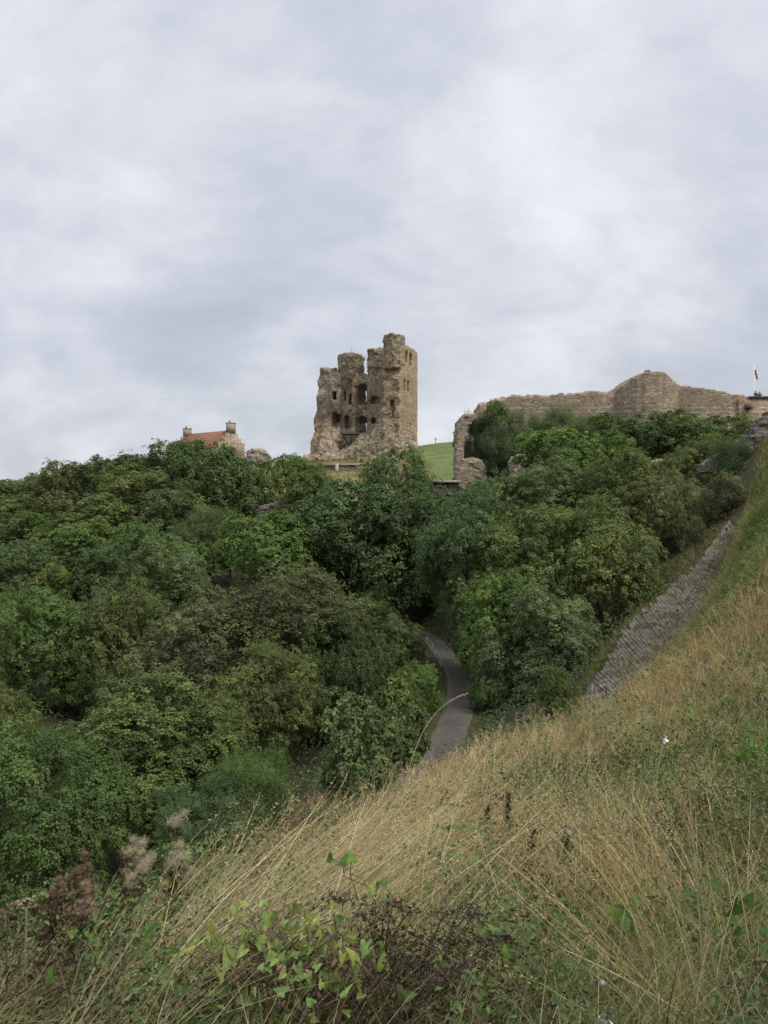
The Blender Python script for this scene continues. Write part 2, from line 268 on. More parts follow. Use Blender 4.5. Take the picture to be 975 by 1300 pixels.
# px, py, half width, half height, distance, kind, palette, accent share, noun, label
T = [
 (12, 632, 34, 19, 150, 'far', 'scrub', .05, 'shrub', 'low olive green scrub bush at the far end of the skyline ridge'),
 (52, 626, 28, 19, 146, 'far', 'scrub', .03, 'shrub', 'smooth green scrub bush on the skyline beside the brownish ridge tree'),
 (22, 655, 42, 22, 138, 'far', 'scrub', .05, 'shrub', 'mid green scrub bush just below the far end of the ridge'),
 (52, 652, 30, 20, 128, 'far', 'olive', .02, 'shrub', 'dull olive scrub bush under the brownish ridge tree'),
 (8, 685, 36, 18, 124, 'far', 'scrub', .03, 'shrub', 'pale green scrub patch lowest on the open far hillside'),
 (45, 668, 26, 14, 122, 'far', 'bright', .02, 'shrub', 'light green rounded bush in the open scrub of the far hillside'),
 (90, 627, 36, 34, 130, 'far', 'brown', .02, 'tree', 'brownish dark round tree on the ridge, first tall crown from the scrub'),
 (138, 610, 27, 25, 130, 'far', 'dk', .02, 'tree', 'dark green ridge tree next to the brownish one'),
 (182, 605, 36, 23, 130, 'far', 'dk', .03, 'tree', 'broad dark ridge tree midway between the brownish tree and the red roofed house'),
 (230, 596, 38, 31, 126, 'far', 'dk', .06, 'tree', 'dark crown on the ridge reaching the left chimney of the red roofed house'),
 (282, 634, 50, 54, 108, 'mid', 'dk', .05, 'tree', 'big dark green tree standing in front of the red roofed house'),
 (325, 628, 26, 36, 112, 'far', 'gr', .04, 'shrub', 'leafy green bush below the grey ruin stub beside the house'),
 (368, 606, 28, 24, 118, 'far', 'bright', .05, 'shrub', 'bright green bush on the bank top with a single leafy shoot poking up'),
 (398, 612, 20, 20, 116, 'far', 'gr', .02, 'shrub', 'small green bush beside the low wall under the keep'),
 (180, 635, 54, 34, 110, 'mid', 'olive', .12, 'tree', 'olive tree with a yellowish crest below the ridge'),
 (128, 664, 46, 30, 102, 'mid', 'olive', .10, 'tree', 'olive crown with yellow sprays under the brownish ridge tree'),
 (62, 706, 48, 30, 100, 'mid', 'olive', .06, 'tree', 'dull green crown bordering the open scrub on the far hillside'),
 (215, 658, 42, 30, 97, 'mid', 'sage', .03, 'tree', 'grey green crown beside the big dark tree in front of the house'),
 (22, 728, 42, 34, 86, 'mid', 'dk', .04, 'tree', 'dark crown at the photo edge above the saturated green tree'),
 (106, 702, 44, 34, 92, 'mid', 'gr', .14, 'tree', 'green crown dotted with yellow sprays above the golden tree'),
 (70, 758, 34, 34, 80, 'mid', 'gr', .42, 'tree', 'tree turning golden yellow, the yellowest crown on the slope'),
 (142, 742, 46, 42, 80, 'mid', 'dk', .06, 'tree', 'dark green crown directly beside the golden yellow tree'),
 (176, 700, 40, 30, 89, 'mid', 'gr', .20, 'tree', 'green crown with many yellow tips between grey green and golden trees'),
 (262, 682, 40, 30, 92, 'fine', 'sage', .0, 'tree', 'feathery grey green willow like crown below the big dark tree'),
 (222, 722, 40, 32, 82, 'mid', 'gr', .10, 'tree', 'mid green crown just below the feathery grey green one'),
 (214, 772, 70, 68, 66, 'near', 'sage', .03, 'tree', 'large sage green tree in the middle of the wood'),
 (324, 670, 18, 13, 94, 'far', 'olive', .02, 'shrub', 'small olive bush growing against the ruined retaining wall'),
 (352, 708, 58, 48, 76, 'mid', 'bright', .05, 'tree', 'fresh green layered tree below the ruined retaining wall'),
 (293, 702, 24, 22, 84, 'mid', 'bright', .15, 'tree', 'small yellow green crown touching the fresh green layered tree'),
 (70, 828, 62, 62, 58, 'near', 'gr', .03, 'tree', 'saturated green tree with flat leaf layers and a dark trunk showing'),
 (8, 806, 34, 46, 56, 'near', 'bright', .03, 'tree', 'lighter green tree cut off by the photo edge'),
 (150, 832, 58, 76, 58, 'near', 'olive', .02, 'tree', 'dull olive tree between the saturated green and the pinkish brown trees'),
 (385, 802, 88, 66, 54, 'near', 'brown', .02, 'tree', 'widest brown tinged tree, its upright twigs below the dark centre trees'),
 (255, 845, 72, 66, 52, 'near', 'pink', .03, 'tree', 'pinkish brown tree leaning against the widest brown tinged tree'),
 (346, 895, 60, 64, 46, 'near', 'olive', .10, 'tree', 'olive crown with yellow and orange sprays in front of the brown tree'),
 (440, 872, 48, 80, 50, 'near', 'dk', .02, 'tree', 'dark green tree filling the dip behind the yellow tipped shrub'),
 (466, 802, 34, 36, 57, 'near', 'gr', .02, 'tree', 'small green tree beside the grey olive dome shrub'),
 (12, 925, 34, 44, 44, 'near', 'olive', .24, 'tree', 'yellowing tree at the photo edge below the saturated green one'),
 (28, 985, 40, 36, 40, 'near', 'sage', .05, 'tree', 'grey green crown wedged between the yellowing and the pale topped trees'),
 (185, 955, 98, 78, 36, 'near', 'scrub', .10, 'tree', 'large pale topped green tree behind the thistles'),
 (262, 975, 62, 72, 37, 'near', 'olive', .05, 'tree', 'darker olive tree close beside the large pale topped one'),
 (62, 1055, 92, 108, 30, 'near', 'gr', .10, 'tree', 'nearest green tree at the foot of the wood above the dead umbels'),
 (322, 1015, 46, 48, 27, 'fine', 'gr', .0, 'shrub', 'fine leaved bright green shrub, the taller of two below the wood'),
 (258, 1050, 60, 42, 25, 'fine', 'blue', .0, 'shrub', 'fine leaved bright green shrub, the lower of two behind the thistles'),
 (455, 960, 46, 60, 22, 'big', 'sage', .10, 'shrub', 'gaunt shrub with faded brown patches at the edge of the dry grass'),
 (500, 935, 34, 55, 24, 'big', 'scrub', .24, 'shrub', 'shrub with bright yellow green tips leaning over the asphalt path'),
 (530, 880, 29, 30, 43, 'near', 'bright', .10, 'shrub', 'rounded bright green shrub with yellow top beside the asphalt path'),
 (502, 832, 36, 40, 55, 'near', 'sage', .0, 'shrub', 'grey olive dome shaped shrub by the metal handrail'),
 (503, 636, 40, 54, 84, 'mid', 'dk', .0, 'tree', 'tall dark tree with pointed top below the keep'),
 (542, 672, 32, 40, 78, 'mid', 'dk', .0, 'tree', 'dark tree in front of the coping stone block under the wall end'),
 (438, 690, 72, 66, 80, 'mid', 'blue', .0, 'tree', 'dark bluish tree below the keep, left of the pointed one'),
 (505, 715, 64, 72, 77, 'mid', 'dk', .0, 'tree', 'very dark tree over the shadowed end of the path'),
 (395, 645, 44, 38, 96, 'mid', 'olive', .06, 'tree', 'olive tree on the bank under the low wall of the keep'),
 (590, 712, 62, 76, 56, 'near', 'blue', .04, 'tree', 'blue green tree with light twig tips reaching over the path'),
 (634, 662, 48, 48, 66, 'near', 'sage', .05, 'tree', 'grey green tree just below the broken end of the curtain wall'),
 (705, 650, 66, 56, 64, 'near', 'sage', .04, 'tree', 'sage tree with upright pale shoots under the bright green tree'),
 (798, 650, 62, 64, 60, 'near', 'olive', .02, 'tree', 'olive tree below the pale rock on the castle bank'),
 (668, 740, 74, 80, 51, 'near', 'scrub', .05, 'tree', 'light green tree in the middle of the clump above the path'),
 (765, 745, 74, 86, 48, 'near', 'olive', .03, 'tree', 'big olive brown tree beside the upper stone revetment'),
 (612, 800, 36, 54, 52, 'near', 'blue', .02, 'tree', 'dark blue green tree hanging low over the path'),
 (648, 805, 56, 62, 47, 'near', 'bright', .03, 'tree', 'fresh green tree standing just above the mossy path wall'),
 (705, 830, 72, 68, 43, 'near', 'pale', .03, 'tree', 'pale speckled tree in front of the clump beside the lower stone revetment'),
 (632, 872, 34, 40, 43, 'near', 'dk', .02, 'shrub', 'dark ivy clad shrub growing on the mossy path wall'),
 (706, 882, 22, 30, 34, 'near', 'scrub', .16, 'shrub', 'yellow green shrub at the foot of the stone revetment'),
 (862, 665, 32, 52, 56, 'near', 'dry', .04, 'tree', 'pale pinkish half withered tree beside the bramble bank'),
 (631, 574, 25, 32, 94, 'fine', 'buck', .0, 'shrub', 'tall grey green thicket bush next to the broken wall end'),
 (603, 566, 15, 34, 96, 'fine', 'buck', .0, 'shrub', 'narrow dark bush filling the notch behind the broken wall end'),
 (668, 566, 30, 34, 92, 'fine', 'buck', .0, 'shrub', 'grey green thicket bush, second along the wall from its broken end'),
 (715, 556, 36, 30, 93, 'fine', 'buck', .0, 'shrub', 'dark grey green thicket bush under the straight stretch of curtain wall'),
 (628, 530, 16, 18, 95, 'far', 'scrub', .0, 'shrub', 'yellow green ivy clump high on the broken wall end'),
 (712, 592, 54, 40, 80, 'mid', 'bright', .10, 'tree', 'bright green tree, the brightest on the castle bank'),
 (782, 588, 36, 32, 83, 'mid', 'bright', .06, 'tree', 'light green leafy tree beside the brightest one on the castle bank'),
 (764, 552, 30, 22, 94, 'far', 'gr', .08, 'shrub', 'green bush under the start of the rounded wall tower'),
 (816, 562, 36, 30, 90, 'mid', 'dk', .0, 'tree', 'dark green tree under the rounded tower of the curtain wall'),
 (854, 538, 17, 15, 94, 'far', 'gr', .0, 'shrub', 'small dark bush sticking up against the rounded wall tower'),
 (872, 560, 38, 28, 88, 'mid', 'scrub', .08, 'shrub', 'light olive bush under the wall right of the rounded tower'),
 (918, 552, 36, 20, 92, 'far', 'scrub', .06, 'shrub', 'flat green bush under the pale far end of the curtain wall'),
 (880, 608, 46, 42, 70, 'near', 'olive', .06, 'tree', 'olive tree with pale sprays in front of the sloping wall'),
 (932, 596, 26, 34, 61, 'fine', 'blue', .0, 'shrub', 'dark green bush against the dark stone wall at the photo edge'),
 (924, 628, 24, 22, 54, 'near', 'bram', .0, 'shrub', 'brown dead bramble thicket on top of the grassy bank'),
 (884, 676, 11, 17, 50, 'near', 'bram', .0, 'shrub', 'brownish straggly bramble beside the upper end of the stone revetment'),
]

# ------------------------------------------------------------------ terrain: thin-plate fit in perspective coordinates
RL = [(728, 907, 29), (752, 868, 32), (783, 824, 35), (814, 783, 38), (850, 752, 41), (887, 718, 44.5), (910, 684, 48), (927, 662, 51)]   # revetment, far edge
RR = [(744, 922, 25.5), (784, 894, 28), (820, 864, 31), (851, 829, 34), (881, 791, 37), (906, 747, 41), (920, 708, 45), (937, 676, 49)]  # near edge
PATHPX = [(551, 975, 31), (567, 940, 36), (583, 900, 43), (586, 870, 50), (579, 850, 56), (565, 830, 63), (549, 811, 71)]
PATH = [np.array(p) for p in [(-12, 6, -10.9), (-8, 13, -10.8), (-4, 19, -10.6), (-0.6, 25, -10.5)]] + [P(*p) for p in PATHPX] + [np.array((1.5, 80, -11.8)), np.array((-3, 92, -11.4))]
ctrl = []      # x, y, z, smoothing weight
def cp(p, w=0.0006): ctrl.append((*p, w))
for px, py, Y, dzv in [(0, 1300, 2.4, .36), (250, 1300, 2.35, .36), (487, 1300, 2.3, .36), (730, 1300, 2.2, .36), (975, 1300, 2.1, .36), (487, 1200, 3.4, .36), (730, 1200, 3.3, .36),
        (975, 1200, 3.0, .36), (250, 1160, 4.0, .38), (0, 1190, 3.2, .42), (600, 1100, 6, .36), (800, 1100, 5.5, .36), (975, 1100, 4.6, .36), (400, 1060, 7.0, .4), (300, 1085, 5.6, .4),
        (460, 1020, 10, .4), (530, 992, 14, .4), (620, 940, 18.5, .3), (690, 915, 22, .5), (740, 922, 24.5, .5), (740, 1000, 11, .3), (860, 1000, 9, .3), (975, 1000, 7.5, .3), (860, 900, 17, .25), (975, 900, 11.5, .3),
        (975, 800, 18, .25), (880, 805, 27, .2), (975, 700, 30, .2), (925, 722, 35, .2), (975, 620, 44, .2), (955, 655, 46, .2)]:
    p = P(px, py, Y); p[2] -= dzv; cp(p)
for p in [(0, 0, -1.78), (-2, 0, -1.95), (2, 0, -1.5), (0, -3, -1.6), (5, -3, -0.9), (5, 0, -1.0), (6, 4, -0.9), (-4.5, -3, -2.6), (-4.5, 2.5, -4.4), (-8, 2, -7), (-6.5, 7, -7.5), (-3.2, 9, -6.4), (-3.4, 14, -8.6), (-.6, 18, -8.1),
          (1.0, 22, -9.0), (4.6, 29, -10.0), (-12, -3, -10), (-20, 2, -13), (12, 8, .6), (20, 20, 2.4), (30, 36, 4.0), (3.6, 25, -8.9),
          (38, 60, 8.6), (60, 60, 12), (-30, 10, -15), (-34, 28, -16)]: cp(p)
for p in PATH: cp((p[0], p[1], p[2] - 0.02), 0.0002)
for p in RL: q = P(*p); cp((q[0], q[1], q[2] - .35))
for p in RR: q = P(*p); cp((q[0], q[1], q[2] - .35))
for a, b in zip(RL[:7:2], RR[:7:2]):
    q = P(*a); cp((q[0] - 2.2, q[1] + 2.5, q[2] - 2.6))
for t in T:                                     # trees stand on the ground: the ground passes under their crowns
    c = P(t[0], t[1], t[4]); rx = t[2] * t[4] / F; rz = t[3] * t[4] / F
    drop = rz * (0.95 if t[8] == 'shrub' else 1.12) + (0.1 if t[8] == 'shrub' else 0.8)
    cp((c[0], c[1] + rx * 0.2, c[2] - drop), 0.004)
for px, py, Y in [(390, 588, 165), (430, 585, 163), (470, 583, 163), (505, 576, 162), (531, 568, 172), (400, 594, 148), (450, 594, 146), (500, 592, 146), (555, 606, 125), (572, 612, 112), (545, 566, 176), (578, 558, 182), (560, 580, 150), (575, 585, 140),
                  (0, 614, 156), (45, 609, 150), (30, 645, 138), (10, 672, 126), (60, 640, 134), (90, 612, 140), (150, 600, 140), (200, 592, 142), (340, 592, 140), (270, 584, 150), (320, 590, 150), (600, 612, 94), (650, 560, 108), (750, 562, 108), (850, 560, 108), (975, 562, 100), (700, 556, 130), (850, 552, 130), (960, 545, 60)]: cp(P(px, py, Y), 0.001)
for p in [(-60, 190, 8), (-20, 200, 14), (20, 200, 15), (60, 190, 15), (90, 140, 13), (-110, 150, -4), (-100, 100, -8), (-80, 60, -12), (90, 90, 13), (-95, 195, 0), (80, 230, 13), (0, 240, 13), (-80, 240, -6)]: cp(p, 0.01)
C = np.array(ctrl); W0 = 8.0
def uv(x, y): w = np.maximum(y + W0, 2.0); return np.stack([x / w * 1.35, np.log(w)], -1), w
cu, cw = uv(C[:, 0], C[:, 1])
def phi(d2): return 0.5 * d2 * np.log(np.maximum(d2, 1e-12))
n = len(C); A = np.zeros((n + 3, n + 3)); D2 = ((cu[:, None] - cu[None]) ** 2).sum(-1)
A[:n, :n] = phi(D2) + np.diag(C[:, 3] * 8); A[:n, n] = 1; A[:n, n + 1:] = cu; A[n, :n] = 1; A[n + 1:, :n] = cu.T
sol = np.linalg.solve(A, np.concatenate([C[:, 2] / cw, np.zeros(3)]))
GU = np.concatenate([np.linspace(-4.5, -1.35, 26)[:-1], np.linspace(-1.35, 1.35, 290), np.linspace(1.35, 4.5, 26)[1:]])
GVmax = math.log(250 + W0)
GV = np.concatenate([np.linspace(math.log(2.2), GVmax, 300), np.linspace(GVmax, math.log(5000), 24)[1:]])
gu, gv = np.meshgrid(GU, GV); gw = np.exp(gv)
def fit(q):
    out = np.empty(len(q))
    for i in range(0, len(q), 20000):
        s = q[i:i + 20000]; out[i:i + 20000] = phi(((s[:, None] - cu[None]) ** 2).sum(-1)) @ sol[:n] + sol[n] + s @ sol[n + 1:]
    return out
uc = np.clip(gu, -1.25, 1.25); q = np.stack([uc.ravel(), np.minimum(gv, math.log(225)).ravel()], -1)
gz = fit(q).reshape(gu.shape) * np.minimum(gw, 225)
far = np.clip((gw - 190) / 260, 0, 1); far = far * far * (3 - 2 * far)
side = np.clip((np.abs(gu) - 1.1) / 1.4, 0, 1); side = side * side * (3 - 2 * side)
gz = np.clip(gz, -22, 17)
gz = gz * (1 - far) + far * np.where(gu < 0, -42, -38)
gz = gz * (1 - side) + side * np.where(gu < 0, -16 - 26 * far, 12 - 50 * far)
gx = gu / 1.35 * gw; gy = gw - W0
gz = gz + 0.05 * np.clip(gw / 20, 0, 3) * vnoise(np.stack([gx, gy], -1) / np.maximum(1.2, gw[..., None] * 0.03), 5)
# the path is a levelled bench in the valley floor
def resample(pts, m):
    pts = np.asarray(pts); s = np.r_[0, np.cumsum(np.linalg.norm(np.diff(pts, axis=0), axis=1))]; u = np.linspace(0, s[-1], m * 4)
    Q = np.stack([np.interp(u, s, pts[:, i]) for i in range(3)], 1)
    for _ in range(m // 2):
        Q[1:-1] = (Q[:-2] + 2 * Q[1:-1] + Q[2:]) / 4
    return Q[::4]
PC = resample(PATH, 120)
def path_dist(x, y):
    d = np.full(x.shape, 1e9); zz = np.zeros(x.shape)
    for p in PC:
        e = (x - p[0]) ** 2 + (y - p[1]) ** 2; k = e < d; d[k] = e[k]; zz[k] = p[2]
    return np.sqrt(d), zz
pd, pz = path_dist(gx, gy); wgt = np.clip((2.6 - pd) / 1.3, 0, 1)
gz = gz * (1 - wgt) + (pz - 0.05) * wgt
def ground_z(x, y):
    q, w = uv(np.asarray(x, float), np.asarray(y, float)); i = np.clip(np.searchsorted(GU, q[..., 0]) - 1, 0, len(GU) - 2); j = np.clip(np.searchsorted(GV, q[..., 1]) - 1, 0, len(GV) - 2)
    fu = np.clip((q[..., 0] - GU[i]) / (GU[i + 1] - GU[i]), 0, 1); fv = np.clip((q[..., 1] - GV[j]) / (GV[j + 1] - GV[j]), 0, 1)
    return (gz[j, i] * (1 - fu) + gz[j, i + 1] * fu) * (1 - fv) + (gz[j + 1, i] * (1 - fu) + gz[j + 1, i + 1] * fu) * fv
def crest_x(y):     # brow of the near slope
    return np.interp(y, [-5, 0, 3.5, 5, 9, 14, 18.5, 22, 25, 28, 31, 34, 37, 41, 45, 49, 60], [-3.5, -2.8, -2.0, -1.6, -.95, .2, 2.0, 4.2, 6.5, 8.9, 11.0, 13.1, 15.4, 18.1, 20.5, 23.1, 30])
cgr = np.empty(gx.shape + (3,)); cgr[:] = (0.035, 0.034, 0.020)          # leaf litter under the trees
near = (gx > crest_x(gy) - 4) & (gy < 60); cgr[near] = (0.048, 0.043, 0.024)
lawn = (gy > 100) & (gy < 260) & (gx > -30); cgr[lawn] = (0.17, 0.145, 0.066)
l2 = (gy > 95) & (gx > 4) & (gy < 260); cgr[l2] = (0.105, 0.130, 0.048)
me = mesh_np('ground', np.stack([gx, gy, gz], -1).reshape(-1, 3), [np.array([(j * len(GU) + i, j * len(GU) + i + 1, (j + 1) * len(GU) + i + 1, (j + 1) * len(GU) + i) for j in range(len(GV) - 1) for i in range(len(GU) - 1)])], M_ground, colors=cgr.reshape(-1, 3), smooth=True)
tag(link('ground', me), 'steep grassy castle hillside falling to a wooded dell', 'ground', kind='structure')

# asphalt path: a strip with a soft dirty edge
tdir = nrm(np.gradient(PC, axis=0)); sdv = np.stack([tdir[:, 1], -tdir[:, 0], 0 * tdir[:, 0]], -1); sdv = nrm(sdv)
offs = np.array([-.92, -.80, -.55, -.28, .28, .55, .80, .92]); edge = np.array([1, 1, .35, 0, 0, .35, 1, 1.])
wig = 1 + 0.07 * vnoise(PC[:, :2] * 0.9, 3)[:, None]
PV = PC[:, None, :] + sdv[:, None, :] * (offs[None] * wig)[..., None]; PV[..., 2] += np.where(np.abs(offs) > .87, -0.14, 0.02 - 0.02 * np.abs(offs))[None]
k = len(offs); pf = np.array([(j * k + i, j * k + i + 1, (j + 1) * k + i + 1, (j + 1) * k + i) for j in range(len(PC) - 1) for i in range(k - 1)])
tag(link('path', mesh_np('path', PV.reshape(-1, 3), [pf], M_path, colors=np.repeat(np.tile(edge, len(PC))[:, None], 3, 1), smooth=True)), 'narrow grey asphalt footpath winding through the wooded dell', 'path', kind='structure')

# ------------------------------------------------------------------ ruins from carved stone volumes
def voxel(name, fn, bounds, cell, m, parent, jit=0.12, smooth_it=2, seed=1):
    (x0, x1), (y0, y1), (z0, z1) = bounds
    X, Y, Z = np.meshgrid(np.arange(x0, x1, cell) + cell / 2, np.arange(y0, y1, cell) + cell / 2, np.arange(z0, z1, cell) + cell / 2, indexing='ij')
    O = np.pad(fn(X, Y, Z), 1); nx, ny, nz = O.shape
    idx = lambda i, j, k: (i * (ny + 1) + j) * (nz + 1) + k
    Fs = []
    for ax, cor in ((0, [(0, 0, 0), (0, 1, 0), (0, 1, 1), (0, 0, 1)]), (1, [(0, 0, 0), (0, 0, 1), (1, 0, 1), (1, 0, 0)]), (2, [(0, 0, 0), (1, 0, 0), (1, 1, 0), (0, 1, 0)])):
        prev = np.roll(O, 1, ax)
        for cond, rev in ((O & ~prev, True), (~O & prev, False)):
            i, j, kk = np.nonzero(cond); f = np.stack([idx(i + a, j + b, kk + c) for a, b, c in cor], 1)
            Fs.append(f[:, ::-1] if rev else f)
    Fa = np.concatenate(Fs); u, inv = np.unique(Fa, return_inverse=True); Fa = inv.reshape(Fa.shape)
    kk = u % (nz + 1); r_ = u // (nz + 1); jj = r_ % (ny + 1); ii = r_ // (ny + 1)
    V = np.stack([x0 + (ii - 1) * cell, y0 + (jj - 1) * cell, z0 + (kk - 1) * cell], 1).astype(float)
    for _ in range(smooth_it):
        S = np.zeros_like(V); Cn = np.zeros(len(V))
        for a in range(4):
            for b in (1, 3):
                np.add.at(S, Fa[:, a], V[Fa[:, (a + b) % 4]]); np.add.at(Cn, Fa[:, a], 1)
        V = V * 0.5 + 0.5 * S / Cn[:, None]
    V += np.random.default_rng(seed).normal(size=V.shape) * jit * 0.5 + jit * 0.7 * np.stack([vnoise(V * 1.3, seed + i) for i in range(3)], 1)
    return link(name, mesh_np(name, V, [Fa], m), parent)

# --- keep.  local x along the front (0 = near right corner, negative to the left), local y into the picture, z up
KO = np.array([3.35, 165.0, P(0, 581, 165)[2]]); ca, sa = 0.902, -0.43
keep = tag(empty('castle_keep', KO, math.atan2(sa, ca)), 'tall ruined stone castle keep with broken turrets on the hill', 'castle ruin')
def kx(px, b):    # local x at which the image column px is met at local depth b
    k_ = (px - 487.5) / F; return (k_ * (165 + ca * b) - 3.35 - (-sa) * b) / (ca - k_ * sa)
def kh(py, px, b):
    a = kx(px, b); return (650 - py) / F * (165 + sa * a + ca * b) - KO[2]
def vn3(X, Y, Z, s, seed): return vnoise(np.stack([X, Y, Z], -1) * s, seed)
def inbox(X, Y, Z, px0, px1, py0, py1, b, d0, d1, arch=True):
    x0, x1 = kx(px0, b), kx(px1, b); pm = (px0 + px1) / 2; h1, h0 = kh(py0, pm, b), kh(py1, pm, b); xm = (x0 + x1) / 2; r = (x1 - x0) / 2
    m_ = (X > x0) & (X < x1) & (Z > h0) & (Z < h1 - (r if arch else 0)) & (Y > d0) & (Y < d1)
    if arch: m_ |= ((X - xm) ** 2 + (Z - (h1 - r)) ** 2 < r * r) & (Z > h0) & (Y > d0) & (Y < d1)
    return m_
FB = 4.0            # depth of the inner face
def top_line(X, b, pts):
    xs = np.array([kx(p, b) for p, _ in pts]); hs = np.array([kh(q, p, b) for p, q in pts]); return np.interp(X, xs, hs)
def keep_wall(X, Y, Z):
    ny = 0.35 * vn3(X, Y, Z, .7, 11)
    xl = kx(404, FB) - 0.10 * (12 - Z).clip(0, 12) + 0.5 * vn3(X, Y, Z, .9, 4)
    top = top_line(X, FB, [(404, 480), (407, 469), (430, 470), (432, 473), (460, 474), (468, 474), (471, 468), (478, 450), (486, 447), (490, 447), (494, 447)]) + 0.35 * vn3(X, Y, 0 * Z, 1.1, 9)
    m_ = (X > xl) & (X < -3.8) & (Y > FB + ny * .6) & (Y < FB + 4.2 + ny) & (Z < top)
    # the left flank stands forward of the inner face, broken off raggedly
    m_ |= (X > xl) & (X < kx(428, 2.2)) & (Y > 2.0 + ny + 0.08 * Z) & (Y < FB + 1) & (Z < top - 0.6)
    # a broken pier between the two columns of windows
    m_ |= (X > kx(446, 2.9)) & (X < kx(452, 2.9)) & (Y > 2.9 + ny * .5) & (Y < FB + .5) & (Z < kh(474, 449, 3) + .3 * ny)
    for a in [(453, 466, 487, 514, FB, 0, FB + 2.4), (453, 466, 528, 549, FB, 0, FB + 2.4)]: m_ &= ~inbox(X, Y, Z, *a)
    for a in [(460.5, 464.5, 493, 509, FB + 2, 0, 12), (460.5, 464.5, 533, 548, FB + 2, 0, 12)]: m_ &= ~inbox(X, Y, Z, *a)
    for a in [(418.5, 424.5, 496, 507, 2.2, 0, FB + 2.5), (443, 447.2, 500, 513, FB, 0, FB + 2.6), (435.5, 439, 497, 510, FB, 2, FB + 1.5), (418.5, 428, 522, 546, 2.2, 0, FB + .6),
              (419, 424, 524, 535, 2.2, 0, FB + 2.5), (437, 443.5, 527, 546, FB, 1, FB + 1.6), (470, 482, 503, 513, FB, 1, FB + 1.2), (470, 477, 530, 538, FB, -2, FB + 2.2)]: m_ &= ~inbox(X, Y, Z, *a)
    return m_
voxel('inner_wall', keep_wall, ((-24.5, -3.4), (0.8, 9.2), (-1, 22)), 0.28, M_keep, keep, seed=21, jit=.07)
def side_wall(X, Y, Z):
    ny = 0.4 * vn3(X, Y, Z, .8, 31)
    top = kh(434, 510, 1) + 0.25 * vn3(X, Y, 0 * Z, 1.2, 8) - 0.03 * Y
    lo = kh(472, 495, 0.3)
    m_ = (X > kx(487, .5) + ny * .5) & (X < 0) & (Y > 0.2 + ny) & (Y < 10.4) & (Z < np.minimum(top, lo + 0 * top))
    m_ |= (X > kx(486.5, 1.2) + ny * .2) & (X < 0) & (Y > 1.2 + ny * .5) & (Y < 10.4) & (Z < top)
    rad = kh(505, 500, 0)                                   # lower part bitten away
    m_ &= ~((X < -1.4 + .5 * ny) & (Y < 2.2 + ny) & (Z > kh(530, 498, 0)) & (Z < kh(507, 498, 0)) & (X > kx(493, 0)))
    m_ &= ~((X > kx(496, 0)) & (X < kx(500, 0)) & (Y < 3) & (Z > kh(546, 498, 0)) & (Z < kh(540, 498, 0)))
    for y0, y1, p0, p1 in [(3.4, 4.6, 444, 461), (5.6, 6.9, 445, 462), (2.4, 3.4, 481, 498), (4.4, 5.5, 482, 497)]:
        h1, h0 = kh(p0, 515, 4), kh(p1, 515, 4); m_ &= ~((X > -1.4) & (Y > y0) & (Y < y1) & (Z > h0) & (Z < h1 - np.abs(Y - (y0 + y1) / 2) * .8))
    return m_
voxel('side_wall', side_wall, ((-5.6, 0.4), (-.6, 11), (-1, 28.5)), 0.28, M_keepside, keep, seed=22, jit=.05)
def turret(px, r, py_top, b, py_bot, flare=.35, sq=1.0):
    xc = kx(px, b); h1 = kh(py_top, px, b); h0 = kh(py_bot, px, b)
    def fn(X, Y, Z):
        rr = r + flare * (Z > h1 - 1.3) + .18 * vn3(X, Y, Z, 1.5, int(px)); top = h1 + .35 * vn3(X, Y, 0 * Z, 1.0, int(px) + 1) - .12 * np.abs(X - xc)
        return ((np.abs(X - xc) ** 2.6 + np.abs((Y - b) * sq) ** 2.6) < rr ** 2.6) & (Z < top) & (Z > h0)
    return voxel('turret', fn, ((xc - r - 1, xc + r + 1), (b - r - 1, b + r + 1), (h0 - .2, h1 + 1)), 0.27, M_keep, keep, seed=int(px), jit=.1)
turret(446, 2.8, 450.5, FB + 2.5, 484, .15); turret(478, 1.95, 443.5, FB + 1.75, 478, .1); turret(500.5, 2.2, 426, 2.0, 470, .0); turret(418.5, 2.0, 468.5, FB + 1.6, 480, .1)
def talus(X, Y, Z):
    base = np.array([(384, 0), (392, 1.2), (402, 4.6), (412, 8.0), (428, 6.6), (434, 3.0), (449, 3.0), (454, 6.2), (466, 6.4), (478, 9.0), (490, 13.5), (498, 14.0), (505, 10.5), (512, 6.5), (522, 2.2), (532, .3)])
    xs = np.array([kx(p, 1.0) for p in base[:, 0]]); hh = np.interp(X, xs, base[:, 1])
    reach = np.interp(X, [-24, -10, -4, 0.5, 4], [1.9, 2.9, 2.0, 1.2, .6])
    prof = hh * np.clip((Y + reach + 1.4) / (3.2 + reach), 0, 1) ** .8
    return (Z < prof + .7 * vn3(X, Y, Z, .55, 51) + .35 * vn3(X, Y, Z, 1.6, 52) - .3) & (Y > -6) & (Y < 6) & (Z > -1.6 - .05 * X)
tal = voxel('rubble_skirt', talus, ((-26, 4.2), (-6, 6.2), (-2.2, 16)), 0.3, M_keep, keep, jit=.2, smooth_it=1, seed=23)
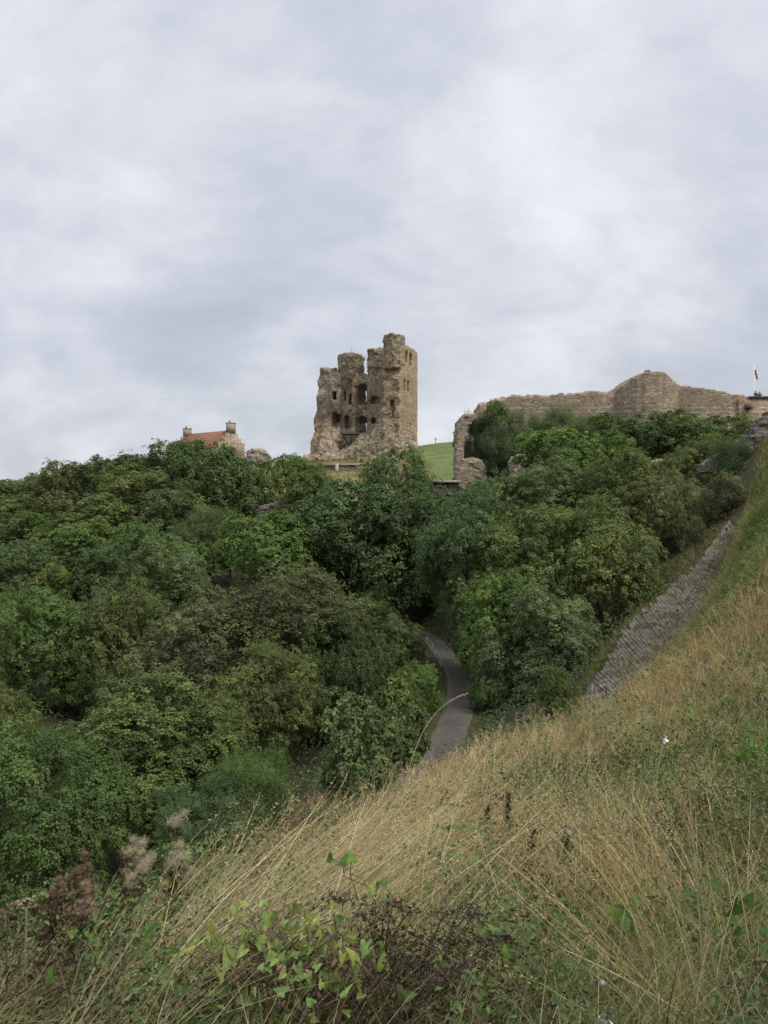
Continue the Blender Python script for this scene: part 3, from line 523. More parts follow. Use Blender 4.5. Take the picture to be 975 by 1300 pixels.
# visitor platform with railing in front of the lower opening
xa, xb = kx(433, 0), kx(450, 0); hp = kh(551, 441, 0)
pl = MB().box(((xa + xb) / 2, .8, hp), (xb - xa, 2.6, .22)); pl.tube([(xb - .4, -.3, hp), (xb - 1.3, .6, hp - 2.2)], .1, 6); pl.tube([(xa + .4, -.3, hp), (xa + 1.3, .6, hp - 2.2)], .1, 6)
plo = pl.build('viewing_platform', M_darkwood, keep)
rl = MB()
for h in (.55, 1.1): rl.tube([(xa, -.45, hp + h), (xb, -.45, hp + h)], .035, 5)
for x in np.linspace(xa, xb, 8): rl.tube([(x, -.45, hp + .1), (x, -.45, hp + 1.12)], .03, 5)
x2 = kx(469, 1)
for h in (.6, 1.1, 1.6): rl.tube([(xb, -.45, hp + h), (x2, 2.2, hp + h + .9)], .03, 5)
rl.build('railing', M_metal, plo)
MB().tube([(kx(446, 6), 6, kh(452, 446, 6)), (kx(446, 6), 6, kh(439, 446, 6))], [.07, .04], 5).build('aerial', M_metal, keep)

# --- curtain wall: straight stretch, rounded tower, lower pale end
CB = P(790, 568, 97)
cwall = tag(empty('curtain_wall', CB), 'long stone curtain wall with rounded tower along the hilltop', 'castle wall')
def cx(px, Y=97): return (px - 487.5) / F * Y - CB[0]
def cz(py, Y=97): return (650 - py) / F * Y - CB[2]
TOP = [(604, 519), (608, 513), (620, 511), (630, 507), (642, 503.5), (656, 502), (700, 500.5), (720, 500), (730, 499.5), (731, 498), (772, 496.5), (786, 492), (800, 484)]
def straight(X, Y, Z):
    t_ = np.interp(X, [cx(p) for p, _ in TOP], [cz(q_) for _, q_ in TOP]) + .14 * vn3(X, Y, 0 * Z, 1.8, 61) + np.where(X < cx(655), .3, 0) * vn3(X, Y, 0 * Z, 2.5, 63)
    return (X > cx(603) + .3 * vn3(X, Y, Z, 1, 62)) & (X < cx(800)) & (Y > 0) & (Y < 1.8) & (Z < t_)
voxel('wall_face', straight, ((cx(601), cx(801)), (-.6, 2.2), (-1.5, cz(480))), .22, M_curtain, cwall, jit=.035, seed=33)
TW = [(778, 497), (786, 490.5), (794, 484.5), (801, 480), (810, 476), (818, 474.5), (836, 474.5), (846, 479), (852, 483.5), (866, 488.5)]
def tower(X, Y, Z):
    xc = cx(822); t_ = np.interp(X, [cx(p) for p, _ in TW], [cz(q_) for _, q_ in TW]) + .12 * vn3(X, Y, 0 * Z, 2, 71)
    return ((X - xc) ** 2 / 4.55 ** 2 + (Y - 1.6) ** 2 / 3.3 ** 2 < 1) & (Z < t_)
voxel('tower', tower, ((cx(776), cx(868)), (-2.6, 5.4), (-1.5, cz(472))), .22, M_curtain, cwall, jit=.035, seed=34, smooth_it=4)
TR = [(840, 480), (850, 483), (866, 488.5), (900, 493.5), (930, 499.5), (947, 502)]
def right(X, Y, Z):
    t_ = np.interp(X, [cx(p) for p, _ in TR], [cz(q_) for _, q_ in TR]) + .08 * vn3(X, Y, 0 * Z, 2, 81)
    return (X > cx(842)) & (X < cx(948.5)) & (Y > .1) & (Y < 1.9) & (Z < t_)
voxel('wall_face', right, ((cx(841), cx(951)), (-.4, 2.3), (-1.5, cz(478))), .22, M_curtain, cwall, jit=.03, seed=35)
MB().box(((cx(938) + cx(1010)) / 2, .75, (cz(505.5) - 1.5) / 2), (cx(1010) - cx(938), 2.1, cz(505.5) + 1.5), jit=.05).build('parapet', M_curtain, cwall)
MB().box(((cx(949) + cx(1012)) / 2, .75, cz(505) + .02), (cx(1012) - cx(949), 2.35, .22), jit=.02).build('coping', M_darkstone, cwall)
MB().box((cx(948), -.45, cz(517)), (.9, .5, .5), jit=.12).build('corbel', M_darkstone, cwall)

EB = P(592, 612, 92)
wend = tag(empty('ruined_wall_end', EB), 'broken stepped stub of masonry ending the curtain wall beside the lawn', 'castle ruin')
def pip(X, Z, poly):
    ins = np.zeros(X.shape, bool); n_ = len(poly)
    for i in range(n_):
        x1, z1 = poly[i]; x2_, z2 = poly[(i + 1) % n_]
        c_ = ((z1 > Z) != (z2 > Z)) & (X < (x2_ - x1) * (Z - z1) / (z2 - z1 + 1e-9) + x1); ins ^= c_
    return ins
ep = [((p - 487.5) / F * 92 - EB[0], (650 - q_) / F * 92 - EB[2]) for p, q_ in [(577, 618), (578, 600), (579, 570), (580, 545), (583, 532), (588, 526), (603, 524), (606, 530), (600, 536), (593, 548), (590, 562), (589, 582), (600, 581), (613, 584), (618, 594), (618, 625), (577, 625)]]
def wallend(X, Y, Z):
    w_ = .08 * vn3(X, Y, Z, 2.2, 91); return pip(X + w_, Z + .08 * vn3(X, Y, Z, 2, 92), ep) & (Y > w_) & (Y < 2.6 + 2.0 * (Z > 4.5))
voxel('masonry', wallend, ((-2, 4), (-.5, 5), (-2, 9)), .17, M_curtain, wend, jit=.05, seed=36)
def ruin_block(name, label, poly, Y, thick, m, cell=.2, cat='ruined wall', grp=None, jit=.07, wob=.1):
    b_ = P(poly[0][0], max(q_ for _, q_ in poly), Y); e = tag(empty(name, b_), label, cat, grp)
    pp = [((p - 487.5) / F * Y - b_[0], (650 - q_) / F * Y - b_[2]) for p, q_ in poly]; xs = [p[0] for p in pp]; zs = [p[1] for p in pp]
    def fn(X, Y_, Z):
        w_ = wob * vn3(X, Y_, Z, 2.2, len(label)); return pip(X + w_, Z + w_, pp) & (Y_ > w_) & (Y_ < thick + w_)
    voxel('masonry', fn, ((min(xs) - .4, max(xs) + .4), (-.4, thick + .5), (min(zs) - .4, max(zs) + .4)), cell, m, e, jit=jit, seed=len(label)); return e
ruin_block('ruin_stub', 'grey rounded stump of ruined masonry beside the red roofed house', [(312, 600), (312, 576), (318, 570), (328, 568), (336, 571), (341, 579), (341, 600)], 150, 3.5, M_pale, .25)
e = ruin_block('retaining_wall', 'stone block with flat pale coping below the broken wall end', [(548, 650), (548, 613), (581, 613), (590, 622), (590, 650)], 88, 2.0, M_darkstone)
MB().box((1.6, .9, P(0, 611.5, 88)[2] - P(0, 650, 88)[2]), (3.6, 2.6, .28), jit=.03).build('coping', M_pale, e)
e = ruin_block('low_wall', 'low wall with pale coping and post on the bank under the keep', [(405, 612), (405, 590), (448, 590), (452, 594), (474, 597), (474, 612)], 142, 1.2, M_pale, .25)
MB().box((P(440, 0, 142)[0] - P(405, 0, 142)[0], .5, P(0, 590, 142)[2] - P(0, 612, 142)[2]), (10.6, 1.8, .3), jit=.06).build('coping', M_pale, e)
MB().box((P(428, 0, 142)[0] - P(405, 0, 142)[0], -.3, P(0, 600, 142)[2] - P(0, 612, 142)[2]), (.6, .5, 3.2), jit=.05).build('post', M_wood, e)
ruin_block('ruined_wall', 'ruined retaining wall of pale stone courses among bushes below the house', [(312, 676), (313, 662), (325, 660), (328, 643), (340, 640), (356, 636), (362, 644), (362, 676)], 98, 1.5, M_darkstone, .15, jit=.03, wob=.05)
ruin_block('stone_outcrop', 'small square ruin block poking out of the thicket near the broken wall end', [(650, 610), (649, 584), (653, 579), (664, 577), (672, 582), (674, 610)], 86, 2, M_pale)
ruin_block('boulder', 'pale flat topped rock among the bushes on the castle bank', [(828, 610), (828, 590), (836, 584), (846, 582), (856, 584), (860, 592), (860, 612)], 77, 2.2, M_pale, cat='rock')
ruin_block('edge_wall', 'dark stone wall with sloping top at the edge of the photo', [(944, 612), (945, 562), (951, 562), (951, 552), (957, 552), (957, 543), (964, 543), (964, 535), (971, 535), (971, 528), (980, 528), (980, 521), (1030, 516), (1030, 612)], 60, 1.6, M_darkstone, .12, jit=.02, wob=.03)
ruin_block('sloping_wall', 'thin sloping wall stepping down from the dark edge wall into bushes', [(886, 600), (890, 590), (905, 579), (925, 570), (940, 557), (950, 548), (955, 600)], 64, .7, M_darkstone, .12, jit=.02, wob=.03)

# --- house
HB = P(286, 572, 150)
house = tag(empty('stone_house', HB + np.array([-1.3, 0, .55]), R(-36)), 'stone house with red tiled roof and two end chimneys behind the trees', 'house')
HL, HD, HH, HR = 13.6, 6.6, .4, 3.6     # local: x to the left is negative; front (eaves) at y=0
z0 = -4.0
MB().add([(-HL, 0, z0), (0, 0, z0), (0, HD, z0), (-HL, HD, z0), (-HL, 0, HH), (0, 0, HH), (0, HD, HH), (-HL, HD, HH), (-HL, HD / 2, HR), (0, HD / 2, HR)],
         [(0, 1, 5, 4), (2, 3, 7, 6), (1, 2, 6, 9, 5), (3, 0, 4, 8, 7)]).build('wall', M_pale, house)
th = .12; s_ = (HR - HH) / (HD / 2)
MB().add([(-HL - .05, -.35, HH - .35 * s_ + .02), (-.15, -.35, HH - .35 * s_ + .02), (-.15, HD / 2, HR + .08), (-HL - .05, HD / 2, HR + .08), (-HL - .05, HD + .35, HH - .35 * s_ + .02), (-.15, HD + .35, HH - .35 * s_ + .02),
          (-HL - .05, -.35, HH - .35 * s_ + .14), (-.15, -.35, HH - .35 * s_ + .14), (-.15, HD / 2, HR + .2), (-HL - .05, HD / 2, HR + .2), (-HL - .05, HD + .35, HH - .35 * s_ + .14), (-.15, HD + .35, HH - .35 * s_ + .14)],
         [(0, 3, 2, 1), (3, 4, 5, 2), (6, 7, 8, 9), (9, 8, 11, 10), (0, 1, 7, 6), (4, 10, 11, 5), (0, 6, 9, 3), (3, 9, 10, 4), (1, 2, 8, 7), (2, 5, 11, 8)]).build('roof', M_tile, house)
for x in (.08, -HL - .12):
    g = MB()
    for i in range(7):
        y_ = (i + .5) / 7 * HD; h_ = HR + .5 - abs(y_ - HD / 2) * s_
        g.box((x, y_, (h_ + z0) / 2 - .002 * i), (.62, HD / 7 - .01, h_ - z0), jit=.03)
    g.build('stepped_gable', M_curtain, house)
for x, w, h in ((-.1, 1.5, 1.55), (-HL + .1, 1.4, 1.3)):
    c_ = MB().box((x, HD / 2, HR + h / 2 - .2), (w * .8, w, h + .4)).box((x, HD / 2, HR + h + .06), (w * .88, w * 1.08, .16)).build('chimney', M_pale, house)
    MB().tube([(x, HD / 2 - .3, HR + h + .1), (x, HD / 2 - .3, HR + h + .6)], [.17, .13], 8).build('chimney_pot', M_tile, c_)

# --- stone revetment: courses of blocks laid across a sloping strip
La = np.array([P(*p) for p in RL]); Ra = np.array([P(*p) for p in RR])
def res2(A_, u): s = np.linspace(0, 1, len(A_)); return np.stack([np.interp(u, s, A_[:, i]) for i in range(3)], -1)
rv = MB(); u = 0.0; rr = np.random.default_rng(5)
Ls = np.linalg.norm(np.diff((La + Ra) / 2, axis=0), axis=1).sum()
while u < 1:
    du = (.26 + rr.uniform(0, .14)) / Ls; l0, r0 = res2(La, np.array([u]))[0], res2(Ra, np.array([u]))[0]; l1, r1 = res2(La, np.array([min(u + du * .9, 1)]))[0], res2(Ra, np.array([min(u + du * .9, 1)]))[0]
    wd = np.linalg.norm(r0 - l0); v = rr.uniform(-.15, 0)
    while v < 1:
        dv = rr.uniform(.5, 1.2) / wd; v1 = min(v + dv * .97, 1.02)
        nrm_ = nrm(np.cross(r0 - l0, l1 - l0)); nrm_ = nrm_ if nrm_[2] > 0 else -nrm_
        q_ = np.array([l0 + (r0 - l0) * v, l0 + (r0 - l0) * v1, l1 + (r1 - l1) * v1, l1 + (r1 - l1) * v])
        up = nrm_ * (rr.uniform(.0, .045)); tp = q_ + up + nrm_ * rr.uniform(-.012, .012, (4, 1)) + rr.uniform(-.012, .012, (4, 3)); bt = q_ - nrm_ * .3
        rv.add(np.concatenate([bt, tp]), [(0, 3, 2, 1), (4, 5, 6, 7), (0, 1, 5, 4), (1, 2, 6, 5), (2, 3, 7, 6), (3, 0, 4, 7)]); v += dv
    u += du
rev = rv.build('stone_revetment', M_rev); tag(rev, 'sloping bank facing of grey laid stone courses climbing beside the dry grass', 'stone revetment')

# --- mossy wall beside the path
pw = MB(); rr = np.random.default_rng(9)
for i in range(40):
    t_ = i / 39; p = np.array([np.interp(t_, [0, .5, 1], [5.6, 6.2, 6.6]), np.interp(t_, [0, .5, 1], [43, 47, 52]), 0]); p[2] = -11.6
    for kq in range(5): pw.box((p[0] + .05 * kq + rr.uniform(-.04, .04), p[1], p[2] - .15 + kq * .3), (.5, .33, .28), rz=R(5), jit=.03)
tag(pw.build('path_wall', M_darkstone), 'low mossy stone wall along the edge of the asphalt path', 'wall')

# --- handrail, timber fence
def fence_rail(name, label, pts, hts, m, rad=.03, posts=True, grp=None, cat='handrail'):
    pts = np.array([(p[0], p[1], float(ground_z(p[0], p[1]))) for p in pts]); e = tag(empty(name, pts[0]), label, cat)
    for h in hts: MB().tube(pts - pts[0] + np.array([0, 0, h]), rad, 6).build('rail', m, e)
    for p in pts: MB().tube([p - pts[0] + np.array([0, 0, -.2]), p - pts[0] + np.array([0, 0, max(hts) + .02])], rad * 1.15, 6).build('post', m, e)
    return e
def leftpath(i, off): p = PC[i] - sdv[i] * off; return (p[0], p[1])
ii = [int(np.argmin(abs(PC[:, 1] - yy))) for yy in (55, 58.5, 62, 66)]
fence_rail('handrail', 'grey metal handrail on the valley side of the asphalt path', [leftpath(i, 1.15) for i in ii], (.55, 1.05), M_metal, .02)
fence_rail('timber_fence', 'short dark timber fence in the shadow at the far path bend', [(.2, 76), (1.4, 76.5), (2.6, 77)], (.5, 1.0), M_darkwood, .05, cat='fence')

# --- flag, people, floodlight, lawn post
gp = P(957.5, 512, 112)
fl = tag(empty('flagpole', gp), 'white flagpole with limp red flag rising behind the pale wall end', 'flagpole')
MB().tube([(0, 0, -3), (0, 0, P(0, 463, 112)[2] - gp[2])], [.045, .03], 8).build('pole', M_white, fl)
M_flag = plain('red flag cloth', (0.42, 0.07, 0.07), .8, var=.3, scale=3)
s = np.linspace(0, 1, 14); fv = []
for z_ in np.linspace(0, 1, 8):
    for t_ in s: fv.append((  .05 + t_ * .42, .16 * math.sin(t_ * 9 + z_ * 2), P(0, 467, 112)[2] - gp[2] - z_ * .95 - t_ * .9))
MB().add(fv, [(j * 14 + i, j * 14 + i + 1, (j + 1) * 14 + i + 1, (j + 1) * 14 + i) for j in range(7) for i in range(13)]).build('flag', M_flag, fl, True)
def person(px, py_head, Y, coat, hair, label, turn):
    top = P(px, py_head, Y); base = top - np.array([0, 0, 1.72]); e = tag(empty('person', base, turn), label, 'person')
    me = bpy.data.meshes.new('body')
    vs = [(0, 0, .95), (0, 0, 1.15), (0, .01, 1.38), (0, 0, 1.48), (0, -.02, 1.6), (0, -.01, 1.68),
          (.19, 0, 1.40), (.25, -.02, 1.14), (.16, -.22, 1.02), (.10, -.30, 1.06), (-.19, 0, 1.40), (-.25, -.02, 1.14), (-.16, -.22, 1.02), (-.10, -.30, 1.06),
          (.10, 0, .90), (.11, -.01, .50), (.11, .02, .09), (.11, -.13, .04), (-.10, 0, .90), (-.11, -.01, .50), (-.11, .02, .09), (-.11, -.13, .04)]
    es = [(0, 1), (1, 2), (2, 3), (3, 4), (4, 5), (2, 6), (6, 7), (7, 8), (8, 9), (2, 10), (10, 11), (11, 12), (12, 13), (0, 14), (14, 15), (15, 16), (16, 17), (0, 18), (18, 19), (19, 20), (20, 21)]
    rd = [.16, .15, .17, .065, .10, .09, .075, .055, .045, .035, .075, .055, .045, .035, .10, .075, .05, .04, .10, .075, .05, .04]
    me.from_pydata(vs, es, []); me.update(); o = link('body', me, e)
    md = o.modifiers.new('skin', 'SKIN'); sv = me.skin_vertices[0].data
    for i, r_ in enumerate(rd): sv[i].radius = (r_, r_ * (.75 if i < 3 else 1))
    sv[0].use_root = True
    o.modifiers.new('sub', 'SUBSURF').levels = 1; o.modifiers['sub'].render_levels = 1
    m, t, out = mat('clothed figure'); b = nd(t, 'ShaderNodeBsdfPrincipled'); b.inputs['Roughness'].default_value = .8
    tcn = nd(t, 'ShaderNodeTexCoord'); sp_ = nd(t, 'ShaderNodeSeparateXYZ'); lk(t, tcn.outputs['Object'], sp_.inputs[0])
    c = mixc(t, mth(t, 'GREATER_THAN', sp_.outputs[2], .93), (.03, .035, .05), coat); c = mixc(t, mth(t, 'GREATER_THAN', sp_.outputs[2], 1.47), c, (.45, .28, .21))
    lk(t, c, b.inputs[0]); lk(t, b.outputs[0], out.inputs[0]); me.materials.append(m)
    hm = MB(); th_ = np.linspace(0, math.pi * .55, 6)
    hm.tube([(0, .025, 1.60 + .135 * math.cos(a)) for a in th_[::-1]], [max(.012, .118 * math.sin(a)) for a in th_[::-1]], 10)
    hm.build('hair', plain('hair', hair, .7), e, True)
person(959.5, 496.2, 100.5, (.035, .04, .055), (.03, .02, .015), 'person in dark coat leaning behind the pale wall end, nearer the flagpole', R(10))
person(964.5, 497.2, 100.6, (.07, .07, .085), (.05, .035, .025), 'person in grey jacket behind the pale wall end, further from the flagpole', R(-15))
fb = P(822, 474.5, 97.8); f_ = tag(empty('floodlight', fb), 'small grey floodlight housing on top of the rounded wall tower', 'floodlight')
MB().box((-.18, 0, .28), (.30, .32, .34), jit=.02).build('lamp_housing', M_darkgrey, f_); MB().box((.2, 0, .28), (.30, .32, .36), jit=.02).build('lamp_housing', M_darkgrey, f_)
MB().box((0, 0, .05), (.75, .3, .1)).tube([(-.18, .1, 0), (-.18, .1, .2)], .03, 5).tube([(.2, .1, 0), (.2, .1, .2)], .03, 5).build('bracket', M_darkgrey, f_)
lp = P(553, 566, 172); lp[2] = ground_z(lp[0], lp[1])
l_ = tag(empty('marker_post', lp), 'thin dark marker post on the green lawn beside the keep', 'post'); MB().tube([(0, 0, -.3), (0, 0, 1.5)], .06, 6).build('shaft', M_darkwood, l_); MB().box((0, -.07, 1.35), (.35, .05, .3)).build('sign_board', M_darkwood, l_)

# ------------------------------------------------------------------ crowns
def leaves_mesh(name, pos, nor, size, tone, m, seed, narrow=.72, colors=None, fold=.25):
    r = np.random.default_rng(seed); n_ = len(pos); nor = nrm(nor); a = nrm(np.cross(nor, r.normal(size=(n_, 3)))); b = np.cross(nor, a); size = np.broadcast_to(size, (n_,))[:, None]
    V = np.stack([pos - a * size * .5, pos + b * size * .5 * narrow + nor * size * fold * .5 + a * size * .05, pos + a * size * .55 - nor * size * .12, pos - b * size * .5 * narrow + nor * size * fold * .5 + a * size * .05], 1).reshape(-1, 3)
    i = np.arange(n_)[:, None] * 4
    f = np.concatenate([i + np.array([[0, 3, 2]]), i + np.array([[0, 2, 1]])])
    kw = dict(fattr=np.repeat(tone, 4)) if colors is None else dict(colors=np.repeat(colors, 4, 0))
    return mesh_np(name, V, [f], m, **kw)
def crown_mesh(name, seed, ns, per, leaf, spray, lumps=48, lr=(.20, .40), style='lump'):
    r = np.random.default_rng(seed); i = np.arange(lumps) + .5
    ph = np.arccos(1 - 1.75 * i / lumps); th_ = math.pi * (1 + 5 ** .5) * i + r.uniform(0, 6)
    d = np.stack([np.cos(th_) * np.sin(ph), np.sin(th_) * np.sin(ph), np.cos(ph)], 1); d = nrm(d + r.normal(size=d.shape) * .22)
    big = 1 + .22 * vnoise(d * 1.9, seed)
    c = d * (r.uniform(.50, .90, lumps) * big)[:, None]; rad = r.uniform(*lr, lumps); ltone = r.uniform(0, 1, lumps)
    w_ = rad ** 2; k_ = r.choice(lumps, ns, p=w_ / w_.sum()); out = nrm(c)
    dd = nrm(r.normal(size=(ns, 3)) + out[k_] * .9 + np.array([0, 0, .4]))
    rr_ = rad[k_] * np.where(r.random(ns) < .86, r.uniform(.80, 1.15, ns), r.uniform(.2, .8, ns))
    tip = r.random(ns) < .13; rr_ = np.where(tip, rr_ * r.uniform(1.1, 1.7, ns), rr_)
    sp_ = c[k_] + dd * rr_[:, None]; sn = nrm(dd * .75 + np.array([0, 0, .7]) + r.normal(size=dd.shape) * .22)
    stone = np.clip(.40 * ltone[k_] + .6 * r.random(ns), 0, 1); ssz = r.uniform(.6, 1.35, ns)
    g = np.repeat(np.arange(ns), per); n_ = len(g)
    a_ = nrm(np.cross(sn, r.normal(size=(ns, 3)))); b_ = np.cross(sn, a_)
    if style == 'fine':
        ax = nrm(dd + np.array([0, 0, .9]) + r.normal(size=dd.shape) * .25)
        pos = sp_[g] + ax[g] * r.uniform(-1, 1, (n_, 1)) * spray * 1.7 + r.normal(size=(n_, 3)) * spray * .28
        nor = nrm(dd[g] + np.array([0, 0, .55]) + r.normal(size=(n_, 3)) * .5)
    else:               # each spray is a small dome of leaves at a twig's end
        q_ = np.sqrt(r.random(n_)); az = r.uniform(0, 6.283, n_); rad_ = (a_[g] * np.cos(az)[:, None] + b_[g] * np.sin(az)[:, None])
        pos = sp_[g] + (rad_ * q_[:, None] + sn[g] * (.45 - .75 * q_ ** 2)[:, None] + r.normal(size=(n_, 3)) * .14) * (spray * ssz[g])[:, None]
        nor = nrm(sn[g] + rad_ * (.75 * q_)[:, None] + r.normal(size=(n_, 3)) * .26)
    ext = np.percentile(np.linalg.norm(pos[:, :2], axis=1), 97); pos[:, :2] /= ext; pos[:, 2] = (pos[:, 2]) / np.percentile(np.abs(pos[:, 2]), 98)
    tone = np.clip(stone[g] * .8 + .2 * r.random(n_), 0, 1)
    return leaves_mesh(name, pos, nor, leaf * r.uniform(.65, 1.25, n_), tone, M_leaf, seed, narrow=.8 if style != 'fine' else .34)
PROTO = {'near': [crown_mesh('crown', 100 + i, 2500, 22, .030, .066, 46) for i in range(6)],
         'mid': [crown_mesh('crown', 200 + i, 1700, 16, .046, .080, 42) for i in range(5)],
         'far': [crown_mesh('crown', 300 + i, 1400, 12, .055, .092, 34) for i in range(3)],
         'fine': [crown_mesh('crown', 400 + i, 3600, 14, .042, .10, 80, (.15, .28), 'fine') for i in range(3)],
         'big': [crown_mesh('crown', 500 + i, 700, 13, .085, .13, 40, (.18, .34)) for i in range(2)]}
def trunk_mesh(h, rz, rx, seed, stems=1):
    r = np.random.default_rng(seed); mb = MB(); tr = max(.05, rx * .055)
    for s_i in range(stems):
        o = np.array([r.normal() * .1, r.normal() * .1, 0]) * (stems > 1) * rx; top = np.array([r.normal() * .06 * rx, r.normal() * .06 * rx, h + rz * .35]) + o * 3
        pts = np.array([o + (top - o) * t_ + np.array([math.sin(t_ * 5 + seed), math.cos(t_ * 4 + seed), 0]) * .03 * rx * t_ for t_ in np.linspace(0, 1, 7)]); pts[0, 2] -= .5
        mb.tube(pts, np.linspace(tr, tr * .3, 7) / (1 if stems == 1 else 1.6), 7)
        for i in range(7 if stems == 1 else 3):
            t_ = r.uniform(.35, .95); b = pts[0] + (pts[-1] - pts[0]) * t_; az = r.uniform(0, 6.28); l = rx * r.uniform(.5, .75)
            e = b + np.array([math.cos(az) * l, math.sin(az) * l, rz * r.uniform(.15, .5)])
            mb.tube([b, (b + e) / 2 + np.array([0, 0, .08 * rz]), e], [tr * .45, tr * .3, tr * .1], 5)
    return mb.mesh('trunk', M_bark, True)
for ti, (px, py, rx, rz, Y, kind, pal, acc, noun, label) in enumerate(T):
    r = np.random.default_rng(ti + 40); c = P(px, py, Y); sx = rx * Y / F; sz = rz * Y / F
    gzz = float(ground_z(c[0], c[1])); bz = min(gzz, c[2] - sz * .75)
    e = tag(empty('shrub' if noun == 'shrub' else 'tree', (c[0], c[1], bz)), label, noun, 'shrubs in the dell and on the castle bank' if noun == 'shrub' else 'trees in the wooded dell')
    o = link('foliage' if noun == 'shrub' else 'crown', PROTO[kind][ti % len(PROTO[kind])], e, (0, 0, c[2] - bz)); o.rotation_euler = (0, 0, r.uniform(0, 6.28)); o.scale = (sx * 1.17, sx * 1.17, sz * 1.13)
    pc = (np.array(PAL[pal]) * .70 + np.array((.074, .112, .044)) * .30) * r.uniform(.9, 1.1); o.color = (*pc, acc)
    link('stem' if noun == 'shrub' else 'trunk', trunk_mesh(c[2] - bz, sz, sx, ti, 3 if noun == 'shrub' else 1), e)

# undergrowth between the trees
r = np.random.default_rng(77); N = 150000
w_ = np.exp(r.uniform(math.log(20), math.log(170), N)); x_ = r.uniform(-.72, .72, N) * w_; y_ = w_ - 2
ok = ((x_ < crest_x(y_) - .6) | (y_ > 60)) & (path_dist(x_, y_)[0] > 1.25) & ~((y_ > 118) & (x_ > -22)) & ~((y_ > 96) & (x_ > 8)); x_, y_ = x_[ok], y_[ok]
cl = vnoise(np.stack([x_, y_], 1) * .6, 15); hgt = np.clip(.15 + .5 * r.random(len(x_)) * (1 + cl), .02, 1.4) * np.clip(path_dist(x_, y_)[0] / 3, .15, 1)
pos = np.stack([x_, y_, ground_z(x_, y_) + hgt], 1)
cb = np.where(r.random((len(x_), 1)) < .75, np.array([[.045, .075, .025]]), np.array([[.10, .085, .04]])) * r.uniform(.6, 1.4, (len(x_), 1))
o = link('undergrowth', leaves_mesh('undergrowth', pos, r.normal(size=(len(x_), 3)) * .5 + np.array([0, -.2, 1]), np.clip(y_ * .0036, .10, .5) * r.uniform(.6, 1.4, len(x_)), None, M_herb, 3, .7, colors=cb))
tag(o, 'low green undergrowth of ivy and nettles covering the ground between trees', 'undergrowth', kind='stuff')

# ------------------------------------------------------------------ grass on the near slope
BL = [(600, 960, 14, 5, 1.1), (660, 1010, 9, 2.2, 1.0), (420, 1075, 6, 1.6, 1.1), (930, 790, 20, 6, .62), (860, 860, 19, 4, .25), (840, 1080, 5.5, .7, .3), (540, 1030, 8, 1.6, .7),
      (900, 960, 10, 3.0, -1.1), (735, 985, 11, 1.6, -1.1), (760, 1130, 4.4, .8, -.5), (700, 935, 20, 2.0, -.6), (600, 1250, 2.6, .5, -.6), (860, 1260, 2.4, .6, -.8), (960, 640, 44, 8, -.9), (955, 700, 32, 4, -.8), (150, 1270, 2.6, .8, -.5), (450, 1290, 2.4, .6, -.5), (700, 1180, 3.6, .5, -.3)]
def dryness(x, y):
    d = .55 * vnoise(np.stack([x, y], 1) * 1.1, 6) + .4 * vnoise(np.stack([x, y], 1) * 3.1, 8)
    for px, py, Y, rad, wt in BL: p = P(px, py, Y); d = d + wt * np.exp(-((x - p[0]) ** 2 + (y - p[1]) ** 2) / rad ** 2)
    return d
def spread_pts(N, y0, y1, r, pw=1.0, over=1.6):
    """points on the near slope, thinning out with distance"""
    w_ = np.exp(r.uniform(math.log(y0 + 1.2), math.log(y1 + 1.2), N)) if pw == 1 else (r.uniform((y0 + 1.2) ** pw, (y1 + 1.2) ** pw, N)) ** (1 / pw)
    y = w_ - 1.2; lim = .56 * y + 1.3; x0 = np.maximum(crest_x(y) - np.where(y < 24, over, np.where(y < 26, .8, -.1)), -lim); x = x0 + r.random(N) * (lim - x0)
    ok = path_dist(x, y)[0] > 1.0; return x[ok], y[ok]
def blades(base, h, lean, bend, wid, colr, seg, r, lin=.15):
    n_ = len(h); t_ = np.linspace(0, 1, seg + 1)[None, :, None]; up = np.array([0, 0, 1.0]); ln = lean[:, None, :]
    pts = base[:, None, :] + h[:, None, None] * (up * (t_ * (1 - .45 * bend[:, None, None] * t_)) + ln * (t_ ** 1.6) * bend[:, None, None] + ln * lin * t_)
    az = r.uniform(0, 6.28, n_); side = np.stack([np.cos(az), np.sin(az) * .5, 0 * az], -1)[:, None, :] * wid[:, None, None] * .5
    wt = (1 - t_ ** 2.2) * (1 - .3 * (1 - t_) ** 3); L_ = pts - side * wt; R_ = pts[:, :-1] + side * wt[:, :-1]
    V = np.concatenate([L_, R_], 1); m_ = 2 * seg + 1; i = np.arange(n_)[:, None] * m_
    q = [i + np.array([[s_, seg + 1 + s_, seg + 2 + s_, s_ + 1]]) for s_ in range(seg - 1)]
    tri = i + np.array([[seg - 1, seg * 2, seg]])
    return V.reshape(-1, 3), [np.concatenate(q), tri], np.repeat(colr, m_, 0), pts
def lean_field(x, y, r, amt=.35):
    g = vnoise(np.stack([x, y], 1) * .9, 12); ax = np.where(x < .6, .75, .15) * np.exp(-np.maximum(y - 12, 0) / 20) + .45 * g
    ax = np.where((x > .8) & (y < 6), -.35 + .5 * g, ax)
    d = np.stack([ax + r.normal(size=len(x)) * amt, -.15 + r.normal(size=len(x)) * amt, 0 * x], 1); return d
r = np.random.default_rng(55)
GREENS = np.array([[.125, .170, .042], [.17, .20, .054], [.21, .21, .070], [.09, .138, .036], [.24, .215, .085]])
TANS = np.array([[.50, .41, .225], [.40, .325, .175], [.58, .49, .30], [.36, .265, .145], [.43, .39, .20], [.43, .325, .205]])
